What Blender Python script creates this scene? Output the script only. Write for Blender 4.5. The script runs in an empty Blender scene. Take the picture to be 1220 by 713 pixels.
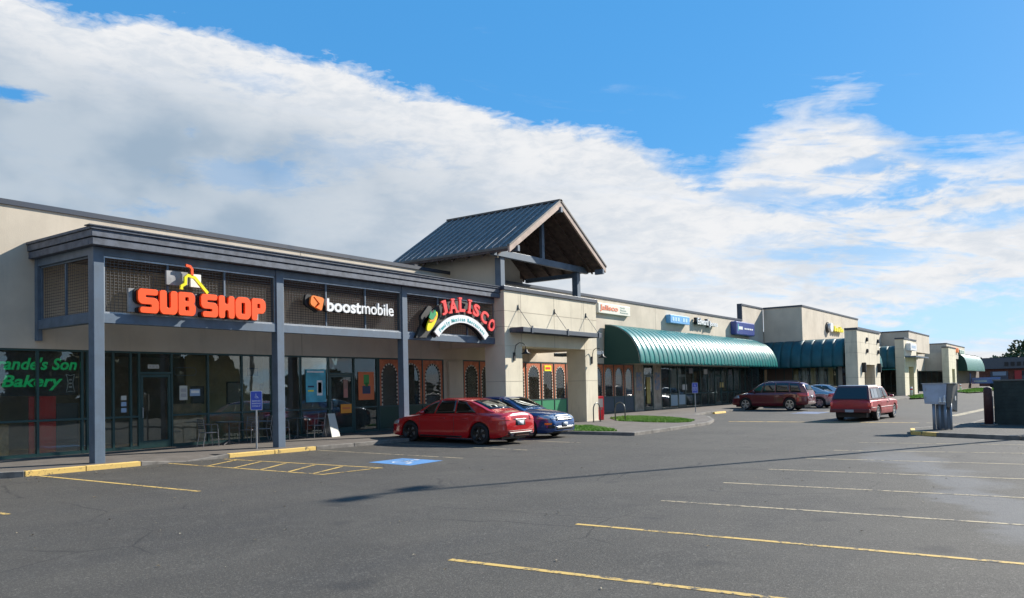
import bpy, bmesh, math, random
import numpy as np
from mathutils import Vector, Matrix
from mathutils.bvhtree import BVHTree
random.seed(7)
R = math.radians
sc = bpy.context.scene
C = sc.collection

# ---------------------------------------------------------------- camera
FPX = 968.42                                   # focal length in pixels of a 1220 px wide frame
ya, pb, rc = 0.61908626, 0.03169668, -0.02240659
fw = Vector((math.cos(pb)*math.cos(ya), math.cos(pb)*math.sin(ya), math.sin(pb)))
rt = Vector((math.sin(ya), -math.cos(ya), 0)); up = rt.cross(fw)
Rr = rt*math.cos(rc) + up*math.sin(rc); Uu = -rt*math.sin(rc) + up*math.cos(rc)
cd = bpy.data.cameras.new('camera'); cam = bpy.data.objects.new('camera', cd); C.objects.link(cam)
M = Matrix((Rr, Uu, -fw)).transposed().to_4x4(); M.translation = Vector((0, 0, 1.6)); cam.matrix_world = M
cd.sensor_width = 36; cd.lens = 36*FPX/1220; cd.shift_y = 77.04/1220; cd.clip_end = 5000; cd.clip_start = .1
sc.camera = cam

# ---------------------------------------------------------------- sun, sky, exposure
SUN_EL = 31.2; SUNV = Vector((.918, -.395, 0)).normalized()
sdir = Vector((SUNV.x*math.cos(R(SUN_EL)), SUNV.y*math.cos(R(SUN_EL)), math.sin(R(SUN_EL))))
sl = bpy.data.lights.new('sun', 'SUN'); sl.energy = 5.0; sl.angle = R(.5); sl.color = (1, .945, .85)
so = bpy.data.objects.new('sun', sl); C.objects.link(so); so.rotation_euler = sdir.to_track_quat('Z', 'Y').to_euler()
so.location = sdir*200
sc.view_settings.view_transform = 'Standard'; sc.view_settings.look = 'None'; sc.view_settings.gamma = 1
sc.view_settings.exposure = 0.85

def nd(nt, t, **k):
    n = nt.nodes.new(t)
    for a, b in k.items():
        if a == 'inp':
            for i, v in b.items(): n.inputs[i].default_value = v
        else: setattr(n, a, b)
    return n
def mth(nt, op, a, b=None, c=None, clamp=False):
    n = nt.nodes.new('ShaderNodeMath'); n.operation = op; n.use_clamp = clamp
    for i, v in enumerate((a, b, c)):
        if v is None: continue
        if isinstance(v, (int, float)): n.inputs[i].default_value = v
        else: nt.links.new(v, n.inputs[i])
    return n.outputs[0]
def rgbmix(nt, f, a, b):
    n = nt.nodes.new('ShaderNodeMix'); n.data_type = 'RGBA'
    for i, v in ((0, f), (6, a), (7, b)):
        if isinstance(v, (int, float)): n.inputs[i].default_value = v
        elif isinstance(v, tuple): n.inputs[i].default_value = (*v[:3], 1)
        else: nt.links.new(v, n.inputs[i])
    return n.outputs[2]
def remap(nt, v, a, b, c=0., d=1., smooth=True):
    n = nt.nodes.new('ShaderNodeMapRange'); n.interpolation_type = 'SMOOTHSTEP' if smooth else 'LINEAR'
    for i, q in enumerate((a, b, c, d)): n.inputs[i+1].default_value = q
    nt.links.new(v, n.inputs[0]); return n.outputs[0]

w = bpy.data.worlds.new('World'); sc.world = w; w.use_nodes = True
nt = w.node_tree; nt.nodes.clear()
sky = nd(nt, 'ShaderNodeTexSky', sky_type='NISHITA', sun_disc=False, sun_elevation=R(SUN_EL), sun_rotation=math.atan2(SUNV.x, SUNV.y), ozone_density=1.6, air_density=1.0, dust_density=.3)
tc = nd(nt, 'ShaderNodeTexCoord'); sp = nd(nt, 'ShaderNodeSeparateXYZ'); nt.links.new(tc.outputs['Generated'], sp.inputs[0])
X, Y, Z = sp.outputs
az = mth(nt, 'ARCTAN2', Y, X)                      # -pi..pi
el = mth(nt, 'ARCTANGENT', mth(nt, 'DIVIDE', Z, mth(nt, 'SQRT', mth(nt, 'ADD', mth(nt, 'MULTIPLY', X, X), mth(nt, 'MULTIPLY', Y, Y)))))
def noise(nt, vec, scale, detail=6, rough=.55, dist=0.):
    n = nd(nt, 'ShaderNodeTexNoise', inp={'Scale': scale, 'Detail': detail, 'Roughness': rough, 'Distortion': dist})
    if vec is not None: nt.links.new(vec, n.inputs['Vector'])
    return n.outputs['Fac']
# cloud-bank edge: elevation (deg) against azimuth (deg), all the way round the sky
edge = [(-180, 22), (-140, 26), (-100, 14), (-60, 10), (-30, 16), (-12, 15.5), (0, 14.2), (2.8, 14.0), (5.4, 14.3), (8.1, 15.6), (10, 17.4), (13, 18.4), (16.6, 17.9), (19, 16.4),
        (20.2, 15.2), (22, 14.6), (24, 15.3), (26.8, 17.2), (31, 18), (35.7, 18.7), (39.2, 20), (43.4, 20.6), (47.4, 21.9), (51.3, 22.3), (55, 23.2), (58.7, 23.3),
        (62, 23.0), (67.6, 24.0), (85, 27), (110, 30), (140, 26), (180, 22)]
fc = nd(nt, 'ShaderNodeFloatCurve'); cv = fc.mapping.curves[0]
for i, (a, e) in enumerate(edge):
    p = ((a+180)/360, e/60)
    if i == 0: cv.points[0].location = p
    elif i == len(edge)-1: cv.points[-1].location = p
    else: cv.points.new(*p)
fc.mapping.update()
nt.links.new(mth(nt, 'DIVIDE', mth(nt, 'ADD', az, math.pi), 2*math.pi), fc.inputs['Value'])
eldeg = mth(nt, 'MULTIPLY', el, 180/math.pi); azdeg = mth(nt, 'MULTIPLY', az, 180/math.pi)
dist_ = mth(nt, 'SUBTRACT', mth(nt, 'MULTIPLY', fc.outputs[0], 60), eldeg)            # degrees below the bank's edge
cm = nd(nt, 'ShaderNodeCombineXYZ'); nt.links.new(mth(nt, 'MULTIPLY', azdeg, .075), cm.inputs[0]); nt.links.new(mth(nt, 'MULTIPLY', eldeg, .20), cm.inputs[1])
cm2 = nd(nt, 'ShaderNodeCombineXYZ'); nt.links.new(mth(nt, 'MULTIPLY', mth(nt, 'ADD', azdeg, mth(nt, 'MULTIPLY', eldeg, .8)), .05), cm2.inputs[0]); nt.links.new(mth(nt, 'MULTIPLY', mth(nt, 'SUBTRACT', eldeg, mth(nt, 'MULTIPLY', azdeg, .16)), .34), cm2.inputs[1])
n1 = noise(nt, cm.outputs[0], 2.2, 9, .58, .35)
n2 = noise(nt, cm2.outputs[0], 1.5, 9, .6, .5)
fine = noise(nt, cm.outputs[0], 9, 8, .62, .4)
right = remap(nt, azdeg, 32, 14)                                                       # wispier toward the right
edge_n = mth(nt, 'ADD', mth(nt, 'MULTIPLY', mth(nt, 'SUBTRACT', n1, .5), 3.0), mth(nt, 'MULTIPLY', mth(nt, 'SUBTRACT', fine, .5), 1.7))
edge_n = mth(nt, 'ADD', edge_n, mth(nt, 'MULTIPLY', mth(nt, 'MULTIPLY', mth(nt, 'SUBTRACT', n2, .5), 9), right))
dd = mth(nt, 'ADD', dist_, edge_n)
wid = mth(nt, 'ADD', mth(nt, 'MULTIPLY', right, 1.8), .9)
bank = mth(nt, 'DIVIDE', mth(nt, 'ADD', dd, .25), wid, clamp=True)
# thin streaks and gaps inside the bank
hole = remap(nt, mth(nt, 'ADD', mth(nt, 'ADD', n2, mth(nt, 'MULTIPLY', mth(nt, 'SUBTRACT', fine, .5), .25)), mth(nt, 'MULTIPLY', right, .045)), .53, .70)
inner = mth(nt, 'MULTIPLY', remap(nt, dd, .5, 4.0), mth(nt, 'ADD', mth(nt, 'MULTIPLY', right, .85), .15))
GAPS = [(67.23, 18.07, 1.49, 0.42, 1), (56.87, 16.98, 0.73, 0.41, 0.45), (53.35, 14.5, 3.02, 0.8, 0.34), (53.0, 20.53, 2.2, 0.71, 0.25), (59.35, 12.01, 1.51, 0.42, 0.5), (46.06, 15.9, 4.08, 1.21, 0.2), (12.79, 11.5, 3.69, 0.58, 0.8), (8.34, 12.23, 2.76, 0.66, 0.9), (12.31, 13.71, 1.79, 0.42, 0.7), (6.22, 3.98, 5.12, 1.34, 0.95), (11.46, 3.22, 2.42, 0.86, 0.8), (5.12, 9.84, 2.38, 0.45, 0.75), (21.4, 13.99, 1.34, 0.66, 0.7), (18.18, 12.62, 2.68, 0.44, 0.4), (4.39, 5.63, 2.13, 0.3, 0.4), (18.27, 9.71, 2.67, 0.45, 0.3)]
for (ga, ge, ra, re_, gs) in GAPS:
    q1 = mth(nt, 'DIVIDE', mth(nt, 'SUBTRACT', azdeg, ga), ra); q2 = mth(nt, 'DIVIDE', mth(nt, 'SUBTRACT', eldeg, ge), re_)
    q = mth(nt, 'ADD', mth(nt, 'SQRT', mth(nt, 'ADD', mth(nt, 'MULTIPLY', q1, q1), mth(nt, 'MULTIPLY', q2, q2))), mth(nt, 'ADD', mth(nt, 'MULTIPLY', mth(nt, 'SUBTRACT', n1, .5), 4.6), mth(nt, 'MULTIPLY', mth(nt, 'SUBTRACT', fine, .5), 2.6)))
    bank = mth(nt, 'MULTIPLY', bank, mth(nt, 'SUBTRACT', 1, mth(nt, 'MULTIPLY', remap(nt, q, 1.7, .2), gs)))
bank = mth(nt, 'MULTIPLY', bank, mth(nt, 'SUBTRACT', 1, mth(nt, 'MULTIPLY', mth(nt, 'MULTIPLY', hole, mth(nt, 'ADD', mth(nt, 'MULTIPLY', right, .30), .42)), inner)))
low = mth(nt, 'MULTIPLY', remap(nt, eldeg, 6.5, 2.0), remap(nt, azdeg, 24, 8))          # clearer strip above the far horizon on the right
bank = mth(nt, 'MULTIPLY', bank, mth(nt, 'SUBTRACT', 1, mth(nt, 'MULTIPLY', low, mth(nt, 'MULTIPLY', remap(nt, n2, .40, .56), .85))))
wisp = mth(nt, 'MULTIPLY', remap(nt, n2, .60, .78), mth(nt, 'MULTIPLY', remap(nt, dist_, -9, -2), .22))
alpha = mth(nt, 'MAXIMUM', mth(nt, 'POWER', bank, .9), wisp)
shade = mth(nt, 'ADD', mth(nt, 'MULTIPLY', n1, .55), mth(nt, 'MULTIPLY', fine, .45))
thick = mth(nt, 'MULTIPLY', remap(nt, azdeg, 18, 60), remap(nt, dist_, .5, 7))           # the bank is thicker and greyer away from the sun
lightc = rgbmix(nt, remap(nt, shade, .36, .60), (.88, .94, 1.02), (1.10, 1.11, 1.13))
cm3 = nd(nt, 'ShaderNodeCombineXYZ'); nt.links.new(mth(nt, 'MULTIPLY', azdeg, .11), cm3.inputs[0]); nt.links.new(mth(nt, 'MULTIPLY', eldeg, .17), cm3.inputs[1])
soft = noise(nt, cm3.outputs[0], 1.6, 4, .45)
greyc = rgbmix(nt, remap(nt, soft, .34, .64), (.43, .56, .71), (.63, .73, .84))
cc = rgbmix(nt, thick, lightc, greyc)
hs = nd(nt, 'ShaderNodeHueSaturation', inp={'Saturation': 1.5, 'Value': 1.0}); nt.links.new(sky.outputs[0], hs.inputs['Color']); skyc = rgbmix(nt, mth(nt, 'MULTIPLY', remap(nt, eldeg, 11, 0), .8), rgbmix(nt, .68, hs.outputs[0], (.68, 2.5, 5.25)), (3.6, 5.6, 7.9))
bg1 = nd(nt, 'ShaderNodeBackground', inp={'Strength': .088}); nt.links.new(skyc, bg1.inputs[0])
bg2 = nd(nt, 'ShaderNodeBackground', inp={'Strength': .45}); nt.links.new(cc, bg2.inputs[0])
ms = nd(nt, 'ShaderNodeMixShader'); nt.links.new(alpha, ms.inputs[0]); nt.links.new(bg1.outputs[0], ms.inputs[1]); nt.links.new(bg2.outputs[0], ms.inputs[2])
wo = nd(nt, 'ShaderNodeOutputWorld'); nt.links.new(ms.outputs[0], wo.inputs[0])

# ---------------------------------------------------------------- materials
MT = {}
def mat(name, col, rough=.6, metal=0., var=.0, scale=4., bump=0., bscale=40., coat=0., spec=.5, col2=None, world=False, emit=0, detail=6, stain=0.):
    if name in MT: return MT[name]
    m = bpy.data.materials.new(name); m.use_nodes = True; nt = m.node_tree; b = nt.nodes['Principled BSDF']
    b.inputs['Base Color'].default_value = (*col, 1); b.inputs['Roughness'].default_value = rough; b.inputs['Metallic'].default_value = metal
    b.inputs['Coat Weight'].default_value = coat; b.inputs['Specular IOR Level'].default_value = spec; b.inputs['Coat Roughness'].default_value = .04
    if world: v = nd(nt, 'ShaderNodeNewGeometry').outputs['Position']
    else: v = nd(nt, 'ShaderNodeTexCoord').outputs['Object']
    if var or col2:
        n = noise(nt, v, scale, detail, .6)
        c2 = col2 or tuple(max(0, c*(1-var)) for c in col); c1 = col if col2 else tuple(min(1, c*(1+var*.6)) for c in col)
        o = rgbmix(nt, remap(nt, n, .32, .68), c1, c2)
        if stain:
            st = nd(nt, 'ShaderNodeMapping'); st.inputs['Scale'].default_value = (1.3, 1.3, .16); nt.links.new(v, st.inputs[0])
            sn = noise(nt, st.outputs[0], 2.2, 7, .65)
            o = rgbmix(nt, mth(nt, 'MULTIPLY', remap(nt, sn, .52, .75), stain), o, tuple(c*.45 for c in col))
        nt.links.new(o, b.inputs['Base Color'])
        nt.links.new(remap(nt, n, .2, .8, max(.02, rough-.08), min(1, rough+.08)), b.inputs['Roughness'])
    if bump:
        n = noise(nt, v, bscale, 4, .6); bp = nd(nt, 'ShaderNodeBump', inp={'Strength': bump, 'Distance': .01}); nt.links.new(n, bp.inputs['Height']); nt.links.new(bp.outputs[0], b.inputs['Normal'])
    if emit: b.inputs['Emission Color'].default_value = (*col, 1); b.inputs['Emission Strength'].default_value = emit
    MT[name] = m; return m
stucco = mat('stucco', (.68, .605, .46), .9, var=.10, scale=.6, bump=.35, bscale=30, world=True, stain=.45)
stucco2 = mat('stucco_tan', (.575, .50, .395), .9, var=.10, scale=.6, bump=.35, bscale=30, world=True, stain=.22)
jointm = mat('stucco_joint', (.33, .28, .21), .95)
trim = mat('trim_slate', (.100, .138, .185), .5, var=.14, scale=3, world=True, stain=.25)
fascia = mat('fascia_board', (.085, .10, .13), .62, var=.28, scale=5, bump=.25, bscale=22, world=True, stain=.35)
coping = mat('coping_metal', (.055, .065, .085), .45, metal=.2, var=.15, scale=3, world=True)
seamm = mat('seam_metal', (.36, .36, .36), .4, metal=.2)
roofm = mat('roof_metal', (.118, .108, .098), .58, metal=.0, var=.2, scale=2.5, world=True, stain=.2)
barge = mat('barge_board', (.42, .31, .25), .7, var=.15, scale=3, world=True)
wood = mat('soffit_wood', (.085, .055, .045), .75, var=.4, scale=4, world=True)
green = mat('green_frame', (.018, .058, .055), .4, var=.1, scale=4)
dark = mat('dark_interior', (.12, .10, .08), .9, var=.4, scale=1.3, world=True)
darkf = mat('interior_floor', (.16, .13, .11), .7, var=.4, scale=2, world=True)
black = mat('black_plastic', (.012, .012, .013), .5)
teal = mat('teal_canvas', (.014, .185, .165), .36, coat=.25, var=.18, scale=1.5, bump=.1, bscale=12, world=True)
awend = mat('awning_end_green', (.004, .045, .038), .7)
teal_shade = mat('shaded_teal_canvas', (.008, .082, .098), .55, coat=.0, var=.2, scale=1.2, world=True)  # darker copy of the teal canvas, shade painted into its colour
steel = mat('galvanised_steel', (.38, .40, .42), .4, metal=.7, var=.15, scale=8)
paveM = mat('paving', (.118, .101, .086), .9, var=.22, scale=1.6, bump=.4, bscale=25, world=True, stain=0)
concrete = mat('kerb_concrete', (.185, .168, .147), .9, var=.3, scale=3, bump=.4, bscale=20, world=True)
orange = mat('sign_orange', (.98, .085, .0), .45)
yellow = mat('sign_yellow', (.90, .78, .01), .35)
white = mat('sign_white', (.82, .82, .80), .4, var=.05, scale=5)
redm = mat('sign_red', (.80, .045, .035), .4)

def yellow_paint(name, col, wear):
    m = bpy.data.materials.new(name); m.use_nodes = True; nt = m.node_tree; b = nt.nodes['Principled BSDF']
    v = nd(nt, 'ShaderNodeNewGeometry').outputs['Position']
    a = noise(nt, v, 14, 8, .7); c = noise(nt, v, 2.1, 5, .6)
    f = remap(nt, mth(nt, 'ADD', a, mth(nt, 'MULTIPLY', c, .6)), wear, wear+.14)
    nt.links.new(rgbmix(nt, f, col, (.06, .057, .052)), b.inputs['Base Color']); b.inputs['Roughness'].default_value = .8
    return m
linem = yellow_paint('yellow_line_paint', (.54, .36, .10), .79)
linew = yellow_paint('faded_line_paint', (.38, .31, .19), .77)
kerby = yellow_paint('yellow_kerb_paint', (.72, .48, .14), .865)
bluep = yellow_paint('blue_ground_paint', (.08, .23, .47), .84)
whitep = yellow_paint('white_ground_paint', (.55, .6, .66), .86)

def asphalt():
    m = bpy.data.materials.new('asphalt'); m.use_nodes = True; nt = m.node_tree; b = nt.nodes['Principled BSDF']
    v = nd(nt, 'ShaderNodeNewGeometry').outputs['Position']
    g = noise(nt, v, 95, 3, .7); g2 = noise(nt, v, 28, 4, .7); l = noise(nt, v, .35, 5, .6, .3); md = noise(nt, v, 2.4, 6, .65)
    mp = nd(nt, 'ShaderNodeMapping'); mp.inputs['Scale'].default_value = (.10, .7, 1); nt.links.new(v, mp.inputs[0])
    tr = noise(nt, mp.outputs[0], 1.2, 5, .6)
    ag = noise(nt, v, 46, 3, .75)
    col = rgbmix(nt, remap(nt, l, .3, .7), (.060, .054, .0455), (.087, .078, .064))
    col = rgbmix(nt, mth(nt, 'MULTIPLY', remap(nt, tr, .45, .7), .45), col, (.052, .049, .046))
    col = rgbmix(nt, mth(nt, 'MULTIPLY', remap(nt, md, .5, .72), .5), col, (.112, .101, .085))
    col = rgbmix(nt, mth(nt, 'MULTIPLY', remap(nt, g, .42, .60), .6), col, (.025, .024, .023))
    col = rgbmix(nt, mth(nt, 'MULTIPLY', remap(nt, g2, .54, .68), .55), col, (.172, .158, .137))
    col = rgbmix(nt, mth(nt, 'MULTIPLY', remap(nt, ag, .56, .68), .7), col, (.205, .19, .163))
    # hairline cracks wandering over the old surface
    dn = nd(nt, 'ShaderNodeTexNoise', inp={'Scale': 1.6, 'Detail': 5}); nt.links.new(v, dn.inputs['Vector'])
    wv = nd(nt, 'ShaderNodeMix', data_type='RGBA'); wv.inputs[0].default_value = .16; nt.links.new(v, wv.inputs[6]); nt.links.new(dn.outputs['Color'], wv.inputs[7])
    cr = nd(nt, 'ShaderNodeTexVoronoi', feature='DISTANCE_TO_EDGE', inp={'Scale': .34}); nt.links.new(wv.outputs[2], cr.inputs['Vector'])
    ck = mth(nt, 'MULTIPLY', remap(nt, cr.outputs['Distance'], .0065, .002), remap(nt, noise(nt, v, .23, 3, .5), .50, .58))
    col = rgbmix(nt, mth(nt, 'MULTIPLY', ck, .5), col, (.016, .015, .015))
    # dark oil drips
    vo = nd(nt, 'ShaderNodeTexVoronoi', inp={'Scale': .55, 'Randomness': 1.0}); nt.links.new(v, vo.inputs['Vector'])
    oil = mth(nt, 'MULTIPLY', remap(nt, mth(nt, 'ADD', vo.outputs['Distance'], mth(nt, 'MULTIPLY', md, .5)), .42, .26), .55)
    col = rgbmix(nt, oil, col, (.028, .027, .027))
    # pale worn streak across the bays
    s = nd(nt, 'ShaderNodeSeparateXYZ'); nt.links.new(v, s.inputs[0])
    u = mth(nt, 'SUBTRACT', mth(nt, 'ADD', s.outputs[1], mth(nt, 'MULTIPLY', mth(nt, 'SUBTRACT', s.outputs[0], 19), -.33)), 2.7)
    u = mth(nt, 'ADD', mth(nt, 'ABSOLUTE', u), mth(nt, 'MULTIPLY', mth(nt, 'SUBTRACT', noise(nt, v, .5, 5, .6), .5), 3.2))
    pale = mth(nt, 'MULTIPLY', remap(nt, u, .95, .35), remap(nt, s.outputs[0], 10.5, 12.5))
    pale = mth(nt, 'MULTIPLY', pale, remap(nt, s.outputs[0], 27, 21))
    col = rgbmix(nt, mth(nt, 'MULTIPLY', pale, .42), col, (.17, .175, .185))
    nt.links.new(col, b.inputs['Base Color']); b.inputs['Roughness'].default_value = .82; b.inputs['Specular IOR Level'].default_value = .35
    bp = nd(nt, 'ShaderNodeBump', inp={'Strength': .8, 'Distance': .008}); nt.links.new(mth(nt, 'ADD', g, g2), bp.inputs['Height']); nt.links.new(bp.outputs[0], b.inputs['Normal'])
    return m
asph = asphalt()

def glassm(name, tint, refl=.9, base=.05, rough=0.0, haze_lift=.055):
    m = bpy.data.materials.new(name); m.use_nodes = True; nt = m.node_tree; nt.nodes.clear()
    t = nd(nt, 'ShaderNodeBsdfTransparent', inp={0: (*tint, 1)}); g = nd(nt, 'ShaderNodeBsdfGlossy', inp={0: (.9, .95, .95, 1), 'Roughness': rough})
    fr = nd(nt, 'ShaderNodeFresnel', inp={'IOR': 1.5}); v = nd(nt, 'ShaderNodeTexCoord').outputs['Object']
    n = noise(nt, v, 1.1, 2, .5); bp = nd(nt, 'ShaderNodeBump', inp={'Strength': .04, 'Distance': .05}); nt.links.new(n, bp.inputs['Height']); nt.links.new(bp.outputs[0], g.inputs['Normal'])
    mx = nd(nt, 'ShaderNodeMixShader'); nt.links.new(mth(nt, 'ADD', mth(nt, 'MULTIPLY', fr.outputs[0], refl), base, clamp=True), mx.inputs[0])
    nt.links.new(t.outputs[0], mx.inputs[1]); nt.links.new(g.outputs[0], mx.inputs[2])
    df = nd(nt, 'ShaderNodeBsdfDiffuse', inp={0: (.42, .38, .32, 1)}); m2 = nd(nt, 'ShaderNodeMixShader'); sm = noise(nt, v, 2.6, 6, .7)  # pale diffuse haze mixed in to lift panes that come out black
    nt.links.new(remap(nt, sm, .35, .75, haze_lift*.6, haze_lift*1.6), m2.inputs[0]); nt.links.new(mx.outputs[0], m2.inputs[1]); nt.links.new(df.outputs[0], m2.inputs[2])
    o = nd(nt, 'ShaderNodeOutputMaterial'); nt.links.new(m2.outputs[0], o.inputs[0]); return m
glass = glassm('window_glass', (.88, .91, .89), 1.0, .03)
carglass = glassm('car_glass', (.03, .04, .045), 1.0, .05, haze_lift=.01)

# ---------------------------------------------------------------- mesh helpers
class MB:
    def __init__(s): s.v = []; s.f = []; s.mi = []; s.m = 0
    def add(s, vs, fs):
        b = len(s.v); s.v += [tuple(p) for p in vs]; s.f += [tuple(i+b for i in f) for f in fs]; s.mi += [s.m]*len(fs); return s
    def box(s, x0, x1, y0, y1, z0, z1):
        return s.add([(x0,y0,z0),(x1,y0,z0),(x1,y1,z0),(x0,y1,z0),(x0,y0,z1),(x1,y0,z1),(x1,y1,z1),(x0,y1,z1)],
                     [(0,3,2,1),(4,5,6,7),(0,1,5,4),(1,2,6,5),(2,3,7,6),(3,0,4,7)])
    def hexa(s, p): return s.add(p, [(0,3,2,1),(4,5,6,7),(0,1,5,4),(1,2,6,5),(2,3,7,6),(3,0,4,7)])
    def prism(s, poly, d0, d1, axis='y'):
        # poly in the plane normal to axis (convex or not), extruded d0..d1
        n = len(poly)
        def P(a, b, d): return (a, d, b) if axis == 'y' else ((d, a, b) if axis == 'x' else (a, b, d))
        vs = [P(a, b, d0) for a, b in poly]+[P(a, b, d1) for a, b in poly]
        return s.add(vs, [tuple(range(n)), tuple(range(2*n-1, n-1, -1))]+[(i, i+n, (i+1) % n+n, (i+1) % n) for i in range(n)])
    def tube(s, pts, r, n=8, cap=True):
        pts = [Vector(p) for p in pts]; rs = r if isinstance(r, (list, tuple)) else [r]*len(pts)
        vs = []; prev = None
        for i, p in enumerate(pts):
            t = (pts[min(i+1, len(pts)-1)]-pts[max(i-1, 0)]).normalized()
            a = t.orthogonal().normalized() if prev is None else (prev-t*prev.dot(t)).normalized(); prev = a; b = t.cross(a)
            vs += [p+(a*math.cos(2*math.pi*k/n)+b*math.sin(2*math.pi*k/n))*rs[i] for k in range(n)]
        fs = [(i*n+k, i*n+(k+1) % n, (i+1)*n+(k+1) % n, (i+1)*n+k) for i in range(len(pts)-1) for k in range(n)]
        if cap: fs += [tuple(range(n-1, -1, -1)), tuple(range((len(pts)-1)*n, len(pts)*n))]
        return s.add(vs, fs)
    def lathe(s, prof, c=(0, 0, 0), n=20, axis='z', rot=0, closed=False):
        vs = []
        for r_, h in prof:
            for k in range(n):
                a = 2*math.pi*k/n+rot; x, y = r_*math.cos(a), r_*math.sin(a)
                p = (x, y, h) if axis == 'z' else ((x, h, y) if axis == 'y' else (h, x, y))
                vs.append((p[0]+c[0], p[1]+c[1], p[2]+c[2]))
        m = len(prof); fs = [(i*n+k, i*n+(k+1) % n, ((i+1) % m)*n+(k+1) % n, ((i+1) % m)*n+k) for i in range(m if closed else m-1) for k in range(n)]
        return s.add(vs, fs)
    def grid(s, rows):
        n = len(rows[0]); return s.add([p for r_ in rows for p in r_], [(i*n+j, i*n+j+1, (i+1)*n+j+1, (i+1)*n+j) for i in range(len(rows)-1) for j in range(n-1)])
def ob(name, mb, m=None, parent=None, smooth=False, bevel=0, solid=0, recalc=True, loc=None):
    me = bpy.data.meshes.new(name); me.from_pydata(mb.v, [], mb.f)
    ms_ = m if isinstance(m, (list, tuple)) else [m]
    for q in ms_: me.materials.append(q)
    if len(ms_) > 1: me.polygons.foreach_set('material_index', mb.mi)
    if recalc:
        bm = bmesh.new(); bm.from_mesh(me); bmesh.ops.recalc_face_normals(bm, faces=bm.faces); bm.to_mesh(me); bm.free()
    if smooth: me.polygons.foreach_set('use_smooth', [True]*len(me.polygons))
    me.update()
    o = bpy.data.objects.new(name, me); C.objects.link(o)
    if loc: o.location = loc
    if parent is not None: o.parent = parent
    if solid: q = o.modifiers.new('s', 'SOLIDIFY'); q.thickness = solid; q.offset = -1
    if bevel: q = o.modifiers.new('b', 'BEVEL'); q.width = bevel; q.segments = 2; q.limit_method = 'ANGLE'; q.angle_limit = R(40)
    return o
def box(name, x0, x1, y0, y1, z0, z1, m, parent=None, bevel=0): return ob(name, MB().box(x0, x1, y0, y1, z0, z1), m, parent, bevel=bevel)
def tag(o, label=None, cat=None, group=None, kind=None):
    for k, v in (('label', label), ('category', cat), ('group', group), ('kind', kind)):
        if v: o[k] = v
    return o
def empty(name, loc=(0, 0, 0), rz=0, **k):
    o = bpy.data.objects.new(name, None); C.objects.link(o); o.location = loc; o.rotation_euler.z = rz; o.empty_display_size = .2
    return tag(o, **k)
def kids(o): return [q for q in bpy.data.objects if q.parent == o]
def copy_tree(o, parent=None):
    c = o.copy(); C.objects.link(c)
    if parent is not None: c.parent = parent
    for ch in kids(o): copy_tree(ch, c)
    return c
def textob(name, s, x, y, z, size, m, parent=None, ext=.01, off=0., shear=0., align='LEFT', rx=90, rz=0, roll=0, sx=1., recenter=False):
    cu = bpy.data.curves.new(name, 'FONT'); cu.body = s; cu.size = size; cu.extrude = ext; cu.offset = off; cu.shear = shear; cu.align_x = align; cu.resolution_u = 3
    o = bpy.data.objects.new(name, cu); C.objects.link(o); bpy.context.view_layer.update()
    me = bpy.data.meshes.new_from_object(o.evaluated_get(bpy.context.evaluated_depsgraph_get()))
    bpy.data.objects.remove(o); bpy.data.curves.remove(cu)
    me.materials.clear(); me.materials.append(m)
    if sx != 1: me.transform(Matrix.Diagonal((sx, 1, 1, 1)))
    o = bpy.data.objects.new(name, me); C.objects.link(o); o.location = (x, y, z)
    o.rotation_euler = (Matrix.Rotation(R(rz), 3, 'Z') @ Matrix.Rotation(R(rx), 3, 'X') @ Matrix.Rotation(R(roll), 3, 'Z')).to_euler()
    if parent is not None: o.parent = parent
    return o
def gz(Y): return -.12-.014*(19.4-Y)            # the car park falls gently away from the shops

F = 23.2                                         # facade plane
YP = 19.65                                       # portal front plane

# ---------------------------------------------------------------- ground
def gpl(poly, dz=0., tri=None):                  # polygon laid on the sloping lot
    mb = MB(); mb.add([(x, y, gz(y)+dz) for x, y in poly], [tuple(range(len(poly)))]); return mb
tag(ob('parking_lot', gpl([(-60, -110), (420, -110), (420, 19.6), (-60, 19.6)]), asph, recalc=False), kind='structure')
mbs = MB(); mbs.add([(-60, 19.55, .0-.14), (420, 19.55, -.14), (420, 300, -.16), (-60, 300, -.16)], [(0, 1, 2, 3)])
tag(ob('ground', mbs, paveM, recalc=False), kind='structure')
def slab(name, poly, zt, zb, m, **k):            # zt: function(y) or number
    f = zt if callable(zt) else (lambda y: zt)
    n = len(poly); mb = MB(); mb.add([(x, y, f(y)) for x, y in poly]+[(x, y, f(y)+zb) for x, y in poly],
        [tuple(range(n)), tuple(range(2*n-1, n-1, -1))]+[(i, (i+1) % n, (i+1) % n+n, i+n) for i in range(n)])
    o = ob(name, mb, m); return tag(o, kind='structure') if not k else tag(o, **k)
swz = lambda y: .066*(y-20.1)/3.1+.0
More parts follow.
